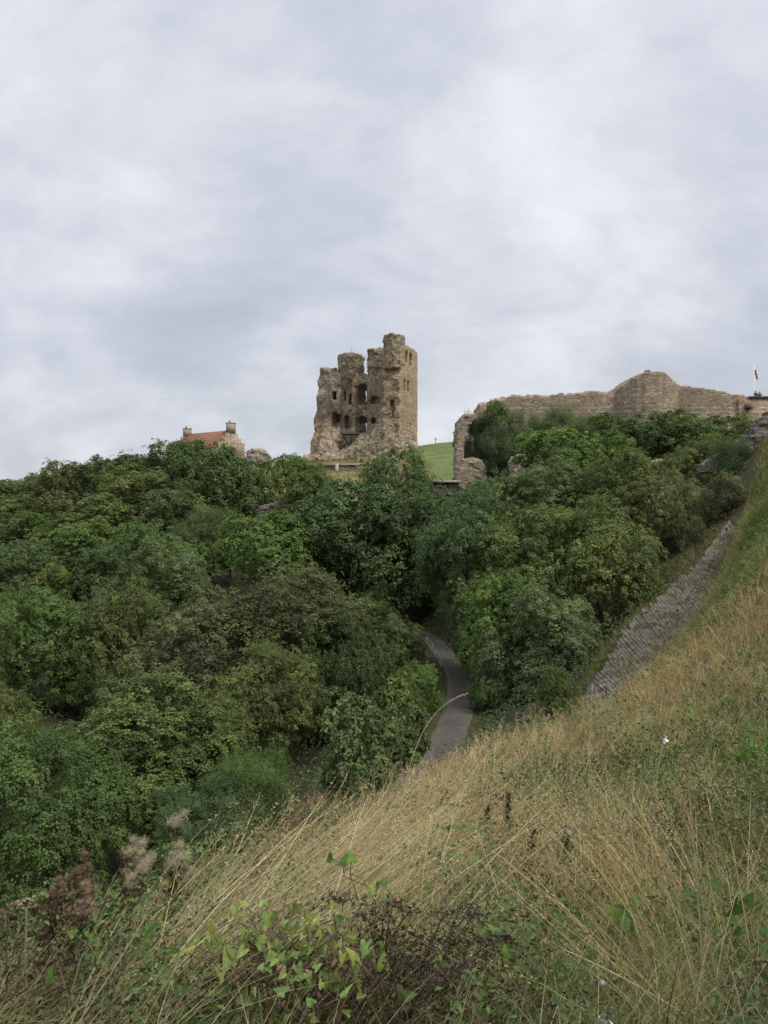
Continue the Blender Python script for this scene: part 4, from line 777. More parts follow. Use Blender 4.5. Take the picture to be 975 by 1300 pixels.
def tufted(n_t, per, y0, y1, r):
    """blades grouped in tussocks: base points, tussock number, offset direction, tussock random numbers"""
    tx, ty = spread_pts(n_t, y0, y1, r, over=3.0); n_ = len(tx); tr = (.05 + .011 * ty) * r.uniform(.6, 1.7, n_); g = np.repeat(np.arange(n_), per)
    az = r.uniform(0, 6.283, len(g)); q = np.sqrt(r.random(len(g))); off = np.stack([np.cos(az) * q, np.sin(az) * q], 1)
    x = tx[g] + off[:, 0] * tr[g]; y = ty[g] + off[:, 1] * tr[g]; ok = (path_dist(x, y)[0] > 1.2) & (y > .75) & ((y < 26) | (x > crest_x(y) - .1))
    return x[ok], y[ok], g[ok], off[ok], n_, tx, ty
def cat(parts):
    V = []; Q = []; Tr = []; Cc = []; n0 = 0
    for v, f, c in parts: V.append(v); Cc.append(c); Q.append(f[0] + n0); Tr.append(f[1] + n0); n0 += len(v)
    return np.concatenate(V), [np.concatenate(Q), np.concatenate(Tr)], np.concatenate(Cc)
G_parts = []
for n_t, per, y0, y1 in ((3400, 26, .8, 6), (4200, 20, 6, 16), (5200, 15, 14, 32), (9000, 13, 26, 60)):
    x, y, g, off, nt_, tx, ty = tufted(n_t, per, y0, y1, r); d = dryness(tx, ty)
    patch = .5 + .5 * vnoise(np.stack([tx, ty], 1) * 1.7, 19); ci = np.clip((patch * 3.4 + r.normal(size=nt_) * 1.0), 0, 3).astype(int); ci = np.where(d > .9, 4, ci)
    tc_ = GREENS[ci] * r.uniform(.6, 1.3, (nt_, 1)); cg = tc_[g] * r.uniform(.6, 1.4, (len(g), 1)); tn = r.random(len(g)) < np.clip(.12 + .22 * d[g], .03, .45); cg[tn] = TANS[r.integers(0, 6, tn.sum())] * r.uniform(.5, .95, (tn.sum(), 1))
    gap = vnoise(np.stack([tx, ty], 1) * 2.6, 41) + .6 * vnoise(np.stack([tx, ty], 1) * 5.7, 42); th_ = r.uniform(.16, .50, nt_) * np.clip(.85 + .6 * gap, .25, 1.9); h = th_[g] * r.uniform(.5, 1.2, len(g)); base = np.stack([x, y, ground_z(x, y) - .02], 1)
    tl = lean_field(tx, ty, r, .4); lean = tl[g] * .8 + np.c_[off * .9, 0 * x] + r.normal(size=(len(g), 3)) * np.array([.22, .22, 0])
    V, Fq, cc_, _ = blades(base, h, lean, r.uniform(.4, 1.2, len(g)), np.clip(.0048 + y * .00042, .003, .02) * r.uniform(.6, 1.6, len(g)), cg, 3, r); G_parts.append((V, Fq, cc_))
xl_ = lambda y: np.interp(y, La[:, 1], La[:, 0])
n_ = 16000; y = r.uniform(29, 60, n_); x = xl_(y) - .1 - r.random(n_) ** 1.3 * np.interp(y, [29, 36, 45, 60], [.9, 1.6, 3.2, 5]); pl_ = np.clip(vnoise(np.stack([x, y], 1) * .8, 44) + (y - 40) * .05, -.3, .9)
cg = np.where((r.random(n_) < .3 + .5 * pl_)[:, None], TANS[r.integers(0, 6, n_)] * .8, GREENS[r.integers(0, 5, n_)]) * r.uniform(.6, 1.2, (n_, 1))
V, Fq, cc_, _ = blades(np.stack([x, y, ground_z(x, y) - .03], 1), r.uniform(.25, .8, n_) * np.interp(y, [29, 40], [.5, 1]), np.c_[r.normal(size=(n_, 2)) * .5 - np.array([.3, .2]), np.zeros(n_)], r.uniform(.3, 1, n_), r.uniform(.012, .026, n_), cg, 3, r); G_parts.append((V, Fq, cc_))
n_ = 15000; k_ = r.integers(0, len(PC), n_); sgn = np.where(r.random(n_) < .5, -1, 1); o_ = sgn * (.66 + r.random(n_) ** 1.6 * 1.3); x = PC[k_, 0] + sdv[k_, 0] * o_ + r.normal(size=n_) * .12; y = PC[k_, 1] + sdv[k_, 1] * o_ + r.normal(size=n_) * .2
V, Fq, cc_, _ = blades(np.stack([x, y, ground_z(x, y) - .02], 1), r.uniform(.08, .38, n_) * np.clip(np.abs(o_) - .5, .3, 1), np.c_[r.normal(size=(n_, 2)) * .5, np.zeros(n_)], r.uniform(.3, 1, n_), r.uniform(.015, .04, n_), GREENS[r.integers(0, 4, n_)] * r.uniform(.5, 1.1, (n_, 1)), 3, r); G_parts.append((V, Fq, cc_))
n_ = 5200; q_ = res2(Ra, r.random(n_)); x = q_[:, 0] + .75 + r.normal(size=n_) * .22; y = q_[:, 1] - .3 + r.normal(size=n_) * .3
V, Fq, cc_, _ = blades(np.stack([x, y, ground_z(x, y)], 1), r.uniform(.3, .95, n_), np.c_[r.normal(size=(n_, 2)) * .35 + np.array([-.35, .1]), np.zeros(n_)], r.uniform(.3, .9, n_), r.uniform(.010, .02, n_), np.where((r.random(n_) < .55)[:, None], TANS[r.integers(0, 6, n_)] * .9, GREENS[r.integers(0, 5, n_)]) * r.uniform(.6, 1.15, (n_, 1)), 3, r); G_parts.append((V, Fq, cc_))
n_ = 2600; u_ = r.random(n_); v_ = np.clip(.5 + .75 * vnoise(np.stack([u_ * 14, u_ * 0 + 2], 1), 71) + r.normal(size=n_) * .12, 0, 1); q_ = res2(La, u_) * (1 - v_[:, None]) + res2(Ra, u_) * v_[:, None]
V, Fq, cc_, _ = blades(q_ - np.array([0, 0, .02]), r.uniform(.08, .42, n_), np.c_[r.normal(size=(n_, 2)) * .5, np.zeros(n_)], r.uniform(.4, 1, n_), r.uniform(.012, .024, n_), np.where((r.random(n_) < .4)[:, None], TANS[r.integers(0, 6, n_)] * .8, GREENS[r.integers(0, 4, n_)]) * r.uniform(.5, 1.1, (n_, 1)), 3, r); G_parts.append((V, Fq, cc_))
V, Fq, cc_ = cat(G_parts)
tag(link('grass', mesh_np('grass', V, Fq, M_blade, colors=cc_)), 'short green and olive grass matting the near slope', 'grass', kind='stuff')
# tall dry grass with seed heads
D_parts = []; SH = []; SC = []
def dry_blades(x, y, h, lean, bend, ct, head_share, per=16, wmul=1.0, hlen=.30, lin=.15):
    base = np.stack([x, y, ground_z(x, y) - .02], 1)
    V, Fq, cc_, pts = blades(base, h, lean, bend, np.clip(.0036 + y * .00036, .003, .017) * wmul * r.uniform(.7, 1.3, len(x)), ct, 4, r, lin); D_parts.append((V, Fq, cc_))
    sel = np.nonzero((r.random(len(x)) < head_share) & (y < 30))[0]; g = np.repeat(sel, per); tt = r.uniform(1 - hlen, 1.0, len(g)) * 4; i0 = np.minimum(tt.astype(int), 3); fr = (tt - i0)[:, None]
    sp = pts[g, i0] * (1 - fr) + pts[g, i0 + 1] * fr + r.normal(size=(len(g), 3)) * (.010 + .0012 * y[g])[:, None] * np.array([1, 1, .6])
    SH.append((sp, np.clip(.010 + .0011 * y[g], .009, .04) * r.uniform(.7, 1.3, len(g)))); SC.append(np.clip(ct[g] * np.array([1.0, .92, .9]) * r.uniform(.7, 1.2, (len(g), 1)), 0, 1))
for n_t, per, y0, y1 in ((2600, 13, .9, 6), (4200, 12, 5, 16), (5000, 10, 14, 34), (6000, 10, 28, 60)):
    x, y, g, off, nt_, tx, ty = tufted(n_t, per, y0, y1, r); d = dryness(tx, ty); gap = vnoise(np.stack([tx, ty], 1) * 2.2, 47) + .6 * vnoise(np.stack([tx, ty], 1) * 5.1, 48); keepit = (r.random(nt_) < np.clip(.0 + .38 * d + .24 * gap, .02, .85) * np.where(ty < 3.4, .35, 1))[g]; x, y, g, off = x[keepit], y[keepit], g[keepit], off[keepit]
    hue = np.clip((.5 + .5 * vnoise(np.stack([tx, ty], 1) * 1.3, 23)) * 5 + r.normal(size=nt_) * 1.3, 0, 5).astype(int)
    ct = np.minimum((TANS[hue] * r.uniform(.6, 1.25, (nt_, 1)))[g] * r.uniform(.6, 1.4, (len(g), 1)), .72); th_ = r.uniform(.34, .9, nt_) * np.clip(1 + .3 * gap, .55, 1.5); h = th_[g] * r.uniform(.6, 1.15, len(g)) * np.where(y < 2.6, .6, 1.0)
    tl = lean_field(tx, ty, r, .22); lean = tl[g] + np.c_[off * .35, 0 * x] + r.normal(size=(len(g), 3)) * np.array([.14, .14, 0])
    dry_blades(x, y, h, lean, r.uniform(.25, .85, len(g)), ct, .42)
# a swathe of long pale stems laid over by the wind, and orange straw at the lower corner
def swath(p0, p1, n_, wd, lean0, h0, h1, cols, hs):
    t_ = r.random(n_); q = p0[None] * (1 - t_[:, None]) + p1[None] * t_[:, None]; x = q[:, 0] + r.normal(size=n_) * wd * (.6 + t_); y = np.maximum(q[:, 1] + r.normal(size=n_) * wd * .8 * (.6 + t_), 1.3)
    lean = np.array(lean0) + r.normal(size=(n_, 3)) * np.array([.3, .25, 0]); dry_blades(x, y, r.uniform(h0, h1, n_), lean, r.uniform(.1, .5, n_), np.minimum(cols[r.integers(0, len(cols), n_)] * r.uniform(.65, 1.45, (n_, 1)), .75), hs, 22, 1.25, .22, .8)
swath(P(60, 1300, 2.5), P(300, 1075, 5.6), 330, .3, (.85, .1, 0), .6, 1.05, TANS[[0, 2, 4]], .35)
swath(P(230, 1240, 3.1), P(470, 1045, 8.3), 620, .5, (.85, .1, 0), .55, 1.05, TANS[[0, 2, 2, 4]], .45)
swath(P(480, 1060, 8.5), P(600, 955, 16.5), 600, 1.1, (.35, .1, 0), .6, 1.0, TANS[[0, 2, 5, 5]], .7)
swath(P(900, 1310, 2.3), P(880, 1050, 5.0), 200, .14, (-.55, .2, 0), .6, 1.1, TANS[[0, 3, 4]] * np.array([1.03, .94, .84]), .3)
swath(P(760, 1120, 4.2), P(800, 960, 9.0), 300, .7, (-.2, .1, 0), .5, 1.0, TANS[[0, 2, 4]], .5)
swath(P(840, 880, 18), P(970, 760, 24), 900, 2.0, (-.1, .1, 0), .5, 1.0, TANS[[0, 3, 5]] * np.array([1.03, .94, .84]), .5)
V, Fq, cc_ = cat(D_parts)
tag(link('dry_grass', mesh_np('dry_grass', V, Fq, M_blade, colors=cc_)), 'tall straw coloured dry grass bending over the near slope', 'dry grass', kind='stuff')
sp = np.concatenate([q[0] for q in SH]); ss = np.concatenate([q[1] for q in SH])
tag(link('grass_seed_heads', leaves_mesh('grass_seed_heads', sp, r.normal(size=sp.shape), ss, None, M_blade, 8, .3, colors=np.concatenate(SC))), 'feathery tan seed heads at the tips of the dry grass', 'seed heads', kind='stuff')
# fallen straw
x, y = spread_pts(20000, .8, 14, r); base = np.stack([x, y, ground_z(x, y) + r.uniform(.04, .26, len(x))], 1); az = r.normal(size=len(x)) * .9 + .3
V, Fq, cc_, _ = blades(base, r.uniform(.12, .42, len(x)), np.stack([np.cos(az), np.sin(az), 0 * az], 1) * 1.3, r.uniform(.9, 1.3, len(x)), np.clip(.0026 + y * .0003, .002, .01), TANS[r.integers(0, 6, len(x))] * r.uniform(.4, 1.0, (len(x), 1)), 3, r)
tag(link('fallen_straw', mesh_np('fallen_straw', V, Fq, M_blade, colors=cc_)), 'tangled fallen straw and dead stems lying in the grass', 'straw', kind='stuff')
# broad-leaved weeds
xa_, ya_ = spread_pts(120000, .8, 7, r); xb_, yb_ = spread_pts(75000, 5, 50, r); x = np.r_[xa_, xb_]; y = np.r_[ya_, yb_]; d = dryness(x, y); cl = vnoise(np.stack([x, y], 1) * 2.3, 29) + .5 * vnoise(np.stack([x, y], 1) * 6.1, 30); ok = (cl - .5 * d + .55 * (y < 3.3) + r.normal(size=len(x)) * .22) > .10; x, y, cl = x[ok], y[ok], cl[ok]
pos = np.stack([x, y, ground_z(x, y) + np.clip(r.uniform(.02, .30, len(x)) * (1 + 1.3 * np.clip(cl, -.6, 1.2)) * np.where(y > 5, 1.2, 1), .01, .7)], 1)
wc = np.array([[.10, .155, .046], [.125, .185, .055], [.08, .12, .048], [.13, .14, .066], [.115, .085, .055], [.09, .13, .05]])[np.clip((.5 + .5 * vnoise(np.stack([x, y], 1) * 1.9, 33)) * 5 + r.normal(size=len(x)), 0, 5).astype(int)] * r.uniform(.75, 1.55, (len(x), 1))
o = link('weed_leaves', leaves_mesh('weed_leaves', pos, r.normal(size=(len(x), 3)) * .6 + np.array([0, -.15, 1]), np.clip(.016 + .0032 * y, .018, .09) * r.uniform(.5, 1.8, len(x)), None, M_herb, 4, .5, colors=wc))
tag(o, 'small broad leaved weeds growing among the grass', 'weeds', kind='stuff')
# withered brown herbs among the near plants
dx_, dy_ = [], []
for px, py, Y, rad, n_ in [(540, 1200, 2.75, .28, 5200), (470, 1160, 3.0, .22, 3000), (500, 1270, 2.45, .22, 3000), (60, 1210, 2.9, .26, 3200), (150, 1160, 3.6, .30, 3000), (250, 1280, 2.5, .16, 1500), (690, 1120, 4.6, .30, 2000), (620, 1010, 9.0, .7, 3000), (850, 1060, 6.0, .35, 1600), (930, 1010, 7.2, .4, 1800), (800, 940, 12, .8, 2200)]:
    p = P(px, py, Y); dx_.append(p[0] + r.normal(size=n_) * rad); dy_.append(np.maximum(p[1] + .15 + r.normal(size=n_) * rad, 1.7))
x = np.concatenate(dx_); y = np.concatenate(dy_); hh = r.random(len(x)) * (.42 + .18 * vnoise(np.stack([x, y], 1) * 5, 3))
bc = np.array([[.085, .060, .038], [.13, .092, .055], [.06, .045, .03], [.10, .10, .045]])[r.integers(0, 4, len(x))] * r.uniform(.6, 1.4, (len(x), 1))
tag(link('withered_herbs', leaves_mesh('withered_herbs', np.stack([x, y, ground_z(x, y) + hh], 1), r.normal(size=(len(x), 3)), np.clip(.008 + .0025 * y, .012, .04) * r.uniform(.5, 1.8, len(x)), None, M_herb, 14, .4, colors=bc, fold=.9)), 'withered dark brown herbs and curled leaves among the near grass', 'dead herbs', kind='stuff')
# tufts on the castle mound and lawn
x = r.uniform(-24, 26, 60000); y = r.uniform(118, 182, 60000); ok = (x / y > -.12) & (x / y < .13) & (np.random.default_rng(2).random(60000) < np.clip(.55 + .6 * vnoise(np.stack([x, y], 1) * .4, 3), .05, 1)); x, y = x[ok], y[ok]; mound = x < 8 - (y - 150) * .02
hh = np.where(mound, r.uniform(.15, .7, len(x)), r.uniform(.04, .14, len(x))); cm = np.where(mound[:, None], np.array([[.27, .225, .11]]), np.array([[.115, .138, .052]])) * r.uniform(.6, 1.2, (len(x), 1)); gsel = mound & (r.random(len(x)) < .35); cm[gsel] = np.array([.11, .13, .05]) * r.uniform(.7, 1.2, (gsel.sum(), 1))
V, Fq, cc_, _ = blades(np.stack([x, y, ground_z(x, y) - .03], 1), hh, r.normal(size=(len(x), 3)) * np.array([.4, .4, 0]), r.uniform(.2, .8, len(x)), r.uniform(.06, .14, len(x)), cm, 2, r)
tag(link('mound_grass', mesh_np('mound_grass', V, Fq, M_blade, colors=cc_)), 'yellowing rough grass on the mound and lawn around the keep', 'grass', kind='stuff')

# ------------------------------------------------------------------ single plants in the near grass
def at(px, py, Y): return P(px, py, Y)
def rooted(name, px, py, Y, label, cat, dx=0, dy=0, grp=None):
    p = at(px, py, Y); x, y = p[0] + dx, p[1] + dy; g_ = float(ground_z(x, y)); e = tag(empty(name, (x, y, g_)), label, cat, grp); return e, p - np.array([x, y, g_])
def curve(p0, p1, sag, n_=8, k=1.5):
    t_ = np.linspace(0, 1, n_)[:, None]; return p0 + (p1 - p0) * t_ + np.asarray(sag) * (t_ * (1 - t_) * 4)
M_fluff = leafy('thistle down', attr_col, .4, .9)
def fluff(parent, c, rad, r, colr, n_=560):
    k_ = r.integers(0, 5, n_); oc = r.normal(size=(5, 3)) * rad * np.array([.5, .3, .45]); ocd = nrm(r.normal(size=(5, 3)) + np.array([.5, 0, .5]))
    d = nrm(r.normal(size=(n_, 3)) * .7 + ocd[k_]); base = c + oc[k_] + r.normal(size=(n_, 3)) * rad * .13; tip = base + d * rad * r.uniform(.2, .85, (n_, 1)) + np.array([.12, 0, 0]) * rad
    sd_ = nrm(np.cross(d, r.normal(size=(n_, 3)))) * rad * .010; V = np.stack([base - sd_, base + sd_, tip + sd_ * .6, tip - sd_ * .6], 1).reshape(-1, 3); i = np.arange(n_)[:, None] * 4
    link('seed_head', mesh_np('seed_head', V, [i + np.array([[0, 1, 2, 3]])], M_fluff, colors=np.repeat(np.array(colr) * r.uniform(.65, 1.2, (n_, 1)), 4, 0)), parent)
def thistle(px, py, Y, label, heads, seed, tint=(.52, .45, .34)):
    r = np.random.default_rng(seed); e, top = rooted('dried_thistle', px, py, Y, label, 'thistle', -.12, .05, 'dried thistles'); mb = MB(); root = np.zeros(3)
    mb.tube(curve(root, top * .72, (.02, 0, .02)), np.linspace(.006, .004, 8), 5)
    lv = []; hd = []
    for (hx, hy, rad) in heads:
        c = at(px + hx, py + hy, Y) - np.array(e.location) + np.array([0, r.normal() * .05, 0]); b = top * r.uniform(.35, .7)
        mb.tube(curve(b, c, (r.normal() * .02, 0, .01), 6), [.004, .0036, .003, .003, .0026, .0025], 5); hd.append((c, rad * Y / F))
        for t_ in r.uniform(0, 1, 26): lv.append(b + (c - b) * t_)
    for t_ in r.uniform(.1, .75, 90): lv.append(top * t_)
    mb.build('stem', M_drystem, e)
    lv = np.array(lv) + r.normal(size=(len(lv), 3)) * .022
    link('foliage', leaves_mesh('foliage', lv, r.normal(size=(len(lv), 3)), r.uniform(.018, .05, len(lv)), None, M_herb, seed, .4, colors=np.array([[.15, .095, .065]]) * r.uniform(.5, 1.5, (len(lv), 1)), fold=.9), e)
    for c, rad in hd:
        fluff(e, c, rad, r, tint)
thistle(170, 1085, 4.0, 'dried thistle with a wide tuft of pinkish down, leftmost of the tall pair', [(-12, -6, 12), (4, -10, 13), (16, -4, 12), (22, 8, 10), (-5, 12, 9)], 1)
thistle(226, 1062, 4.3, 'tallest dried thistle with two pale downy heads one above the other', [(-2, -12, 14), (6, 22, 15), (-8, 34, 13), (10, 40, 11)], 2)
thistle(166, 1118, 3.7, 'low downy thistle head below the widest tuft', [(0, 0, 12), (-8, 6, 10)], 3)
thistle(112, 1092, 3.7, 'brown withered thistle with curled dark heads in front of the nearest tree', [(0, -6, 8), (-8, 4, 7), (6, 8, 8), (-14, 14, 7)], 4, (.26, .19, .135))
thistle(70, 1128, 3.4, 'short reddish brown thistle clump beside the pale umbel', [(0, 0, 8), (12, -6, 8), (-9, 6, 7), (20, 4, 6)], 5, (.30, .22, .16))
thistle(108, 1140, 3.3, 'reddish downy thistle tuft in front of the brown withered thistle', [(0, 0, 13), (10, 8, 10), (-10, 6, 9)], 6, (.41, .30, .22))
thistle(392, 1025, 6.6, 'small brown dried thistle among bending grass near the yellow tipped shrub', [(0, 0, 9), (12, -8, 8), (-8, 8, 7)], 7, (.34, .22, .15))
thistle(330, 1078, 5.2, 'dull brown thistle head half hidden by bending dry grass', [(0, 0, 9), (-14, 6, 8), (40, -30, 9)], 8, (.27, .175, .12))

def umbel(px, py, Y, label, size, seed, m_stem, m_seed, dx=0, cat='umbel plant', sub=None, name='dried_umbel'):
    r = np.random.default_rng(seed); e, top = rooted(name, px, py, Y, label, cat, dx, .05, 'dried umbel plants'); mb = MB(); mb.tube(curve(np.zeros(3), top, (dx * .25, 0, 0)), np.linspace(.006, .0035, 8), 6)
    heads = [(top, size)]
    for (hx, hy, s_, t_) in (sub or []):
        c = at(px + hx, py + hy, Y) - np.array(e.location) + np.array([0, r.normal() * .04, 0]); b = top * t_ + np.array([dx * .25 * 4 * t_ * (1 - t_), 0, 0]); mb.tube(curve(b, c, (0, 0, .01), 6), np.linspace(.0045, .0028, 6), 5); heads.append((c, s_))
    mb.build('stem', m_stem, e)
    for c, s_ in heads:
        rd = MB(); seeds = []
        for i in range(15):
            if r.random() < .2: continue
            az = i * 2.4 + r.normal() * .3; rr_ = math.sqrt((i + .5) / 15) * s_ * r.uniform(.75, 1.2); p = c + np.array([math.cos(az) * rr_, math.sin(az) * rr_, s_ * .5 - rr_ * .3 + r.normal() * s_ * .16]); rd.tube([c, (c + p) / 2 + np.array([0, 0, -.004]), p], [.0016, .0012, .001], 4)
            for _ in range(r.integers(5, 15)): seeds.append(p + r.normal(size=3) * s_ * np.array([.14, .14, .10]))
        u_ = rd.build('umbel', m_stem, e); seeds = np.array(seeds)
        link('seed_cluster', leaves_mesh('seed_cluster', seeds, r.normal(size=seeds.shape), r.uniform(.005, .011, len(seeds)), np.zeros(len(seeds)), m_seed, seed, .8, fold=.8), u_)
M_palehead = plain('pale umbel', (.30, .26, .14), .8, scale=30); M_redhead = plain('reddish umbel', (.16, .085, .06), .8, scale=30)
umbel(34, 1150, 3.0, 'pale straw umbel with spread spokes at the lower edge of the wood', .045, 1, M_palehead, M_palehead, -.02)
umbel(9, 1160, 3.0, 'reddish spiky dried umbel at the very photo edge', .045, 2, M_redhead, M_redhead, -.02)
umbel(560, 1168, 2.75, 'dead blackish umbel plant with thick curving stem beside the bindweed', .055, 3, M_drystem, M_deadhead, -.14, sub=[(45, 8, .06, .45), (-12, 14, .045, .7), (60, 35, .05, .42), (28, -6, .05, .6), (78, 22, .035, .42)])
umbel(498, 1150, 2.95, 'dead dark umbel plant standing behind the small bindweed leaves', .05, 4, M_drystem, M_deadhead, -.06, sub=[(-12, 14, .05, .6), (20, 8, .045, .7), (-30, 30, .045, .5)])
umbel(520, 1228, 2.5, 'low dead umbel plant tangled with the bindweed', .055, 5, M_drystem, M_deadhead, -.03, sub=[(-22, -8, .045, .5), (24, 4, .05, .6), (62, 6, .05, .5), (-40, 20, .05, .4)])
umbel(436, 1145, 3.3, 'thin dead umbel plant rising at the end of the bending dry grass', .05, 6, M_drystem, M_deadhead, -.03, sub=[(-16, 8, .045, .6), (22, 14, .05, .6)])

# bindweed: heart shaped leaves, buds, flower
def heart(p, nor, spin, s, r):
    nor = nrm(nor); a = nrm(np.cross(nor, np.array([math.cos(spin), math.sin(spin), .2]))); b = np.cross(nor, a)
    out = [(0, 0), (-.24, .26), (-.12, .42), (.16, .38), (.56, .22), (1.0, 0), (.56, -.22), (.16, -.38), (-.12, -.42), (-.24, -.26)]; s = s * .72; fo = r.uniform(.1, .55); dr = r.uniform(.05, .4)
    V = [p + (a * u_ + b * v_ + nor * (fo * abs(v_) - dr * u_ * u_ + r.normal() * .03)) * s for u_, v_ in out]; V.append(p + a * .3 * s)
    return V, [(10, i, (i + 1)) for i in range(0, 9)] + [(10, 9, 0)]
def bindweed(px, py, Y, label, spots, seed, tint, name='bindweed', bud=0, flower=None):
    r = np.random.default_rng(seed); e, top = rooted(name, px, py, Y, label, 'climbing plant' if name == 'bindweed' else 'weed', 0, 0); loc = np.array(e.location); V, Fa_, Cc = [], [], []; mb = MB(); prev = np.array([0, 0, .0])
    for (sx_, sy_, s) in spots:
        c = at(sx_, sy_, Y) - loc + np.array([0, r.normal() * .1, 0]); v_, f = heart(c, np.array([r.normal() * .7, -.6 + r.normal() * .6, .7]), r.uniform(0, 6.28), s * Y / F, r)
        Fa_ += [tuple(i + len(V) for i in q_) for q_ in f]; V += v_; Cc += [np.array(tint) * r.uniform(.55, 1.25) * np.array([r.uniform(.85, 1.25), 1, r.uniform(.7, 1.1)])] * 11
        b = c + np.array([r.normal() * .04, .04, -.07]); mb.tube([prev, (prev + b) / 2 + np.array([0, 0, .04]), b, c], .002, 5); prev = b if r.random() < .8 else np.array([r.normal() * .1, 0, .02])
    link('foliage', mesh_np('foliage', np.array(V), [np.array(Fa_)], M_herb, colors=np.array(Cc)), e); mb.build('stem', M_bindstem, e)
    for i in range(bud):
        sx_, sy_, s = spots[r.integers(len(spots))]; c = at(sx_ + r.normal() * 14, sy_ + r.normal() * 14, Y) - loc + np.array([0, -.06, 0]); ax = nrm(np.array([r.normal() * .5, r.normal() * .3, 1]))
        MB().tube([c + ax * t_ * .03 for t_ in (-.5, -.2, .1, .35, .5)], [.002, .0075, .008, .005, .001], 8).build('bud', M_bud, e, True)
    if flower:
        c = at(*flower, Y) - loc + np.array([0, -.08, 0]); fm = MB()
        for i in range(6):
            a = i * 1.05; fm.add([c, c + np.array([math.cos(a), -.3, math.sin(a)]) * .017 + np.array([.004, 0, 0]), c + np.array([math.cos(a + .4), -.3, math.sin(a + .4)]) * .021, c + np.array([math.cos(a + .8), -.3, math.sin(a + .8)]) * .016], [(0, 1, 2, 3)])
        fm.build('flower', M_orange, e)
M_bindstem = plain('vine stem', (.14, .10, .05), .7, scale=30); M_bud = plain('bindweed seed pod', (.26, .12, .085), .7, scale=60); M_orange = plain('orange petal', (.62, .26, .03), .6, var=.15, scale=60)
r = np.random.default_rng(12)
sp1 = [(340 + r.normal() * 42, 1202 + r.normal() * 16, r.uniform(12, 27)) for _ in range(110)] + [(325, 1252, 32), (345, 1210, 28), (300, 1198, 30), (270, 1200, 26), (250, 1290, 34), (330, 1285, 34), (352, 1293, 28), (398, 1270, 30), (318, 1190, 30), (292, 1188, 26)]
bindweed(340, 1260, 2.65, 'big light green bindweed patch with pinkish seed pods and one orange flower', sp1, 1, (.25, .33, .105), bud=7, flower=(362, 1274))
sp2 = [(420 + r.normal() * 40, 1225 + r.normal() * 26, r.uniform(11, 23)) for _ in range(60)] + [(452, 1200, 26), (462, 1212, 26), (427, 1254, 26), (487, 1226, 28), (493, 1258, 28), (512, 1270, 28), (515, 1247, 22), (465, 1190, 26)]
bindweed(450, 1265, 2.55, 'smaller bindweed patch of scattered leaves twined on dead umbels', sp2, 2, (.225, .31, .095), bud=9)
bindweed(480, 1165, 3.1, 'sparse bindweed sprig high up behind the bindweed patches', [(478, 1158, 22), (490, 1170, 20), (436, 1090, 24), (420, 1100, 22), (445, 1110, 24), (470, 1120, 18)], 3, (.16, .26, .07))
bindweed(632, 1192, 2.9, 'bright green leaf cluster touching the dead black umbel', [(626, 1188, 22), (640, 1192, 24), (634, 1198, 20), (617, 1198, 16), (648, 1199, 16)], 4, (.15, .28, .055), name='broadleaf_weed')
bindweed(790, 1160, 3.5, 'light green pointed dock leaves between dry stems', [(785, 1150, 30), (792, 1168, 38), (775, 1140, 24), (800, 1172, 26), (765, 1135, 22), (820, 1182, 26)], 5, (.13, .235, .06), name='broadleaf_weed')
bindweed(958, 1170, 3.1, 'wide dark green leaves at the lower photo edge', [(950, 1165, 34), (968, 1172, 30), (940, 1158, 24), (972, 1150, 30), (930, 1172, 20), (958, 1184, 26), (942, 1180, 22), (920, 1160, 18), (975, 1190, 28)], 6, (.09, .17, .04), name='broadleaf_weed')
bindweed(965, 960, 8, 'clump of glossy green leaves on the bank at the photo edge', [(955 + r.normal() * 14, 960 + r.normal() * 16, r.uniform(12, 20)) for _ in range(26)], 7, (.10, .20, .04), name='broadleaf_weed')
bindweed(860, 915, 14, 'low patch of green leaves in the middle of the dry bank', [(905 + r.normal() * 26, 915 + r.normal() * 14, r.uniform(8, 14)) for _ in range(40)], 8, (.10, .18, .045), name='broadleaf_weed')
bindweed(560, 1115, 4.6, 'bright leafy sprig lying across the pinkish grass', [(540, 1122, 16), (552, 1116, 18), (566, 1112, 18), (580, 1108, 16), (598, 1108, 16), (612, 1110, 18), (626, 1104, 14)], 9, (.12, .215, .05), name='broadleaf_weed')
bindweed(238, 1262, 2.6, 'dim green leaves at the bottom beside bending straw', [(205, 1290, 30), (238, 1278, 34), (215, 1220, 20), (158, 1236, 22), (170, 1212, 18), (80, 1205, 20), (85, 1214, 22), (155, 1245, 22)], 10, (.11, .18, .05), name='broadleaf_weed')

# dark upright weed spikes
def spike(px, py_top, py_bot, Y, label, seed, lean):
    r = np.random.default_rng(seed); e, bt = rooted('dark_weed', px, py_bot, Y, label, 'weed', 0, 0, 'dark upright weeds'); top = at(px + lean, py_top, Y) - np.array(e.location)
    MB().tube([np.zeros(3), top * .5, top], [.006, .005, .002], 5).build('stem', M_darkstem, e); n_ = 850; t_ = r.uniform(.05, 1, n_); az = r.uniform(0, 6.28, n_); o_ = np.stack([np.cos(az), np.sin(az), 0 * az], 1)
    V, Fq, cc_, _ = blades(top * t_[:, None], r.uniform(.05, .15, n_) * (1.25 - t_), o_ * 1.2, r.uniform(.3, 1.0, n_), r.uniform(.010, .022, n_), np.array([[.045, .066, .03]]) * r.uniform(.5, 1.6, (n_, 1)), 3, r)
    link('foliage', mesh_np('foliage', V, Fq, M_herb, colors=cc_), e)
M_darkstem = plain('dark weed stem', (.04, .04, .02), .8)
spike(610, 1025, 1090, 6.6, 'dark green weed spike, leftmost of three in the pinkish grass', 1, 10)
spike(640, 1008, 1085, 7.0, 'tallest dark green weed spike, the middle of three', 2, 6)
spike(664, 1055, 1105, 6.0, 'dark green leaning weed spike standing lowest of three', 3, 14)
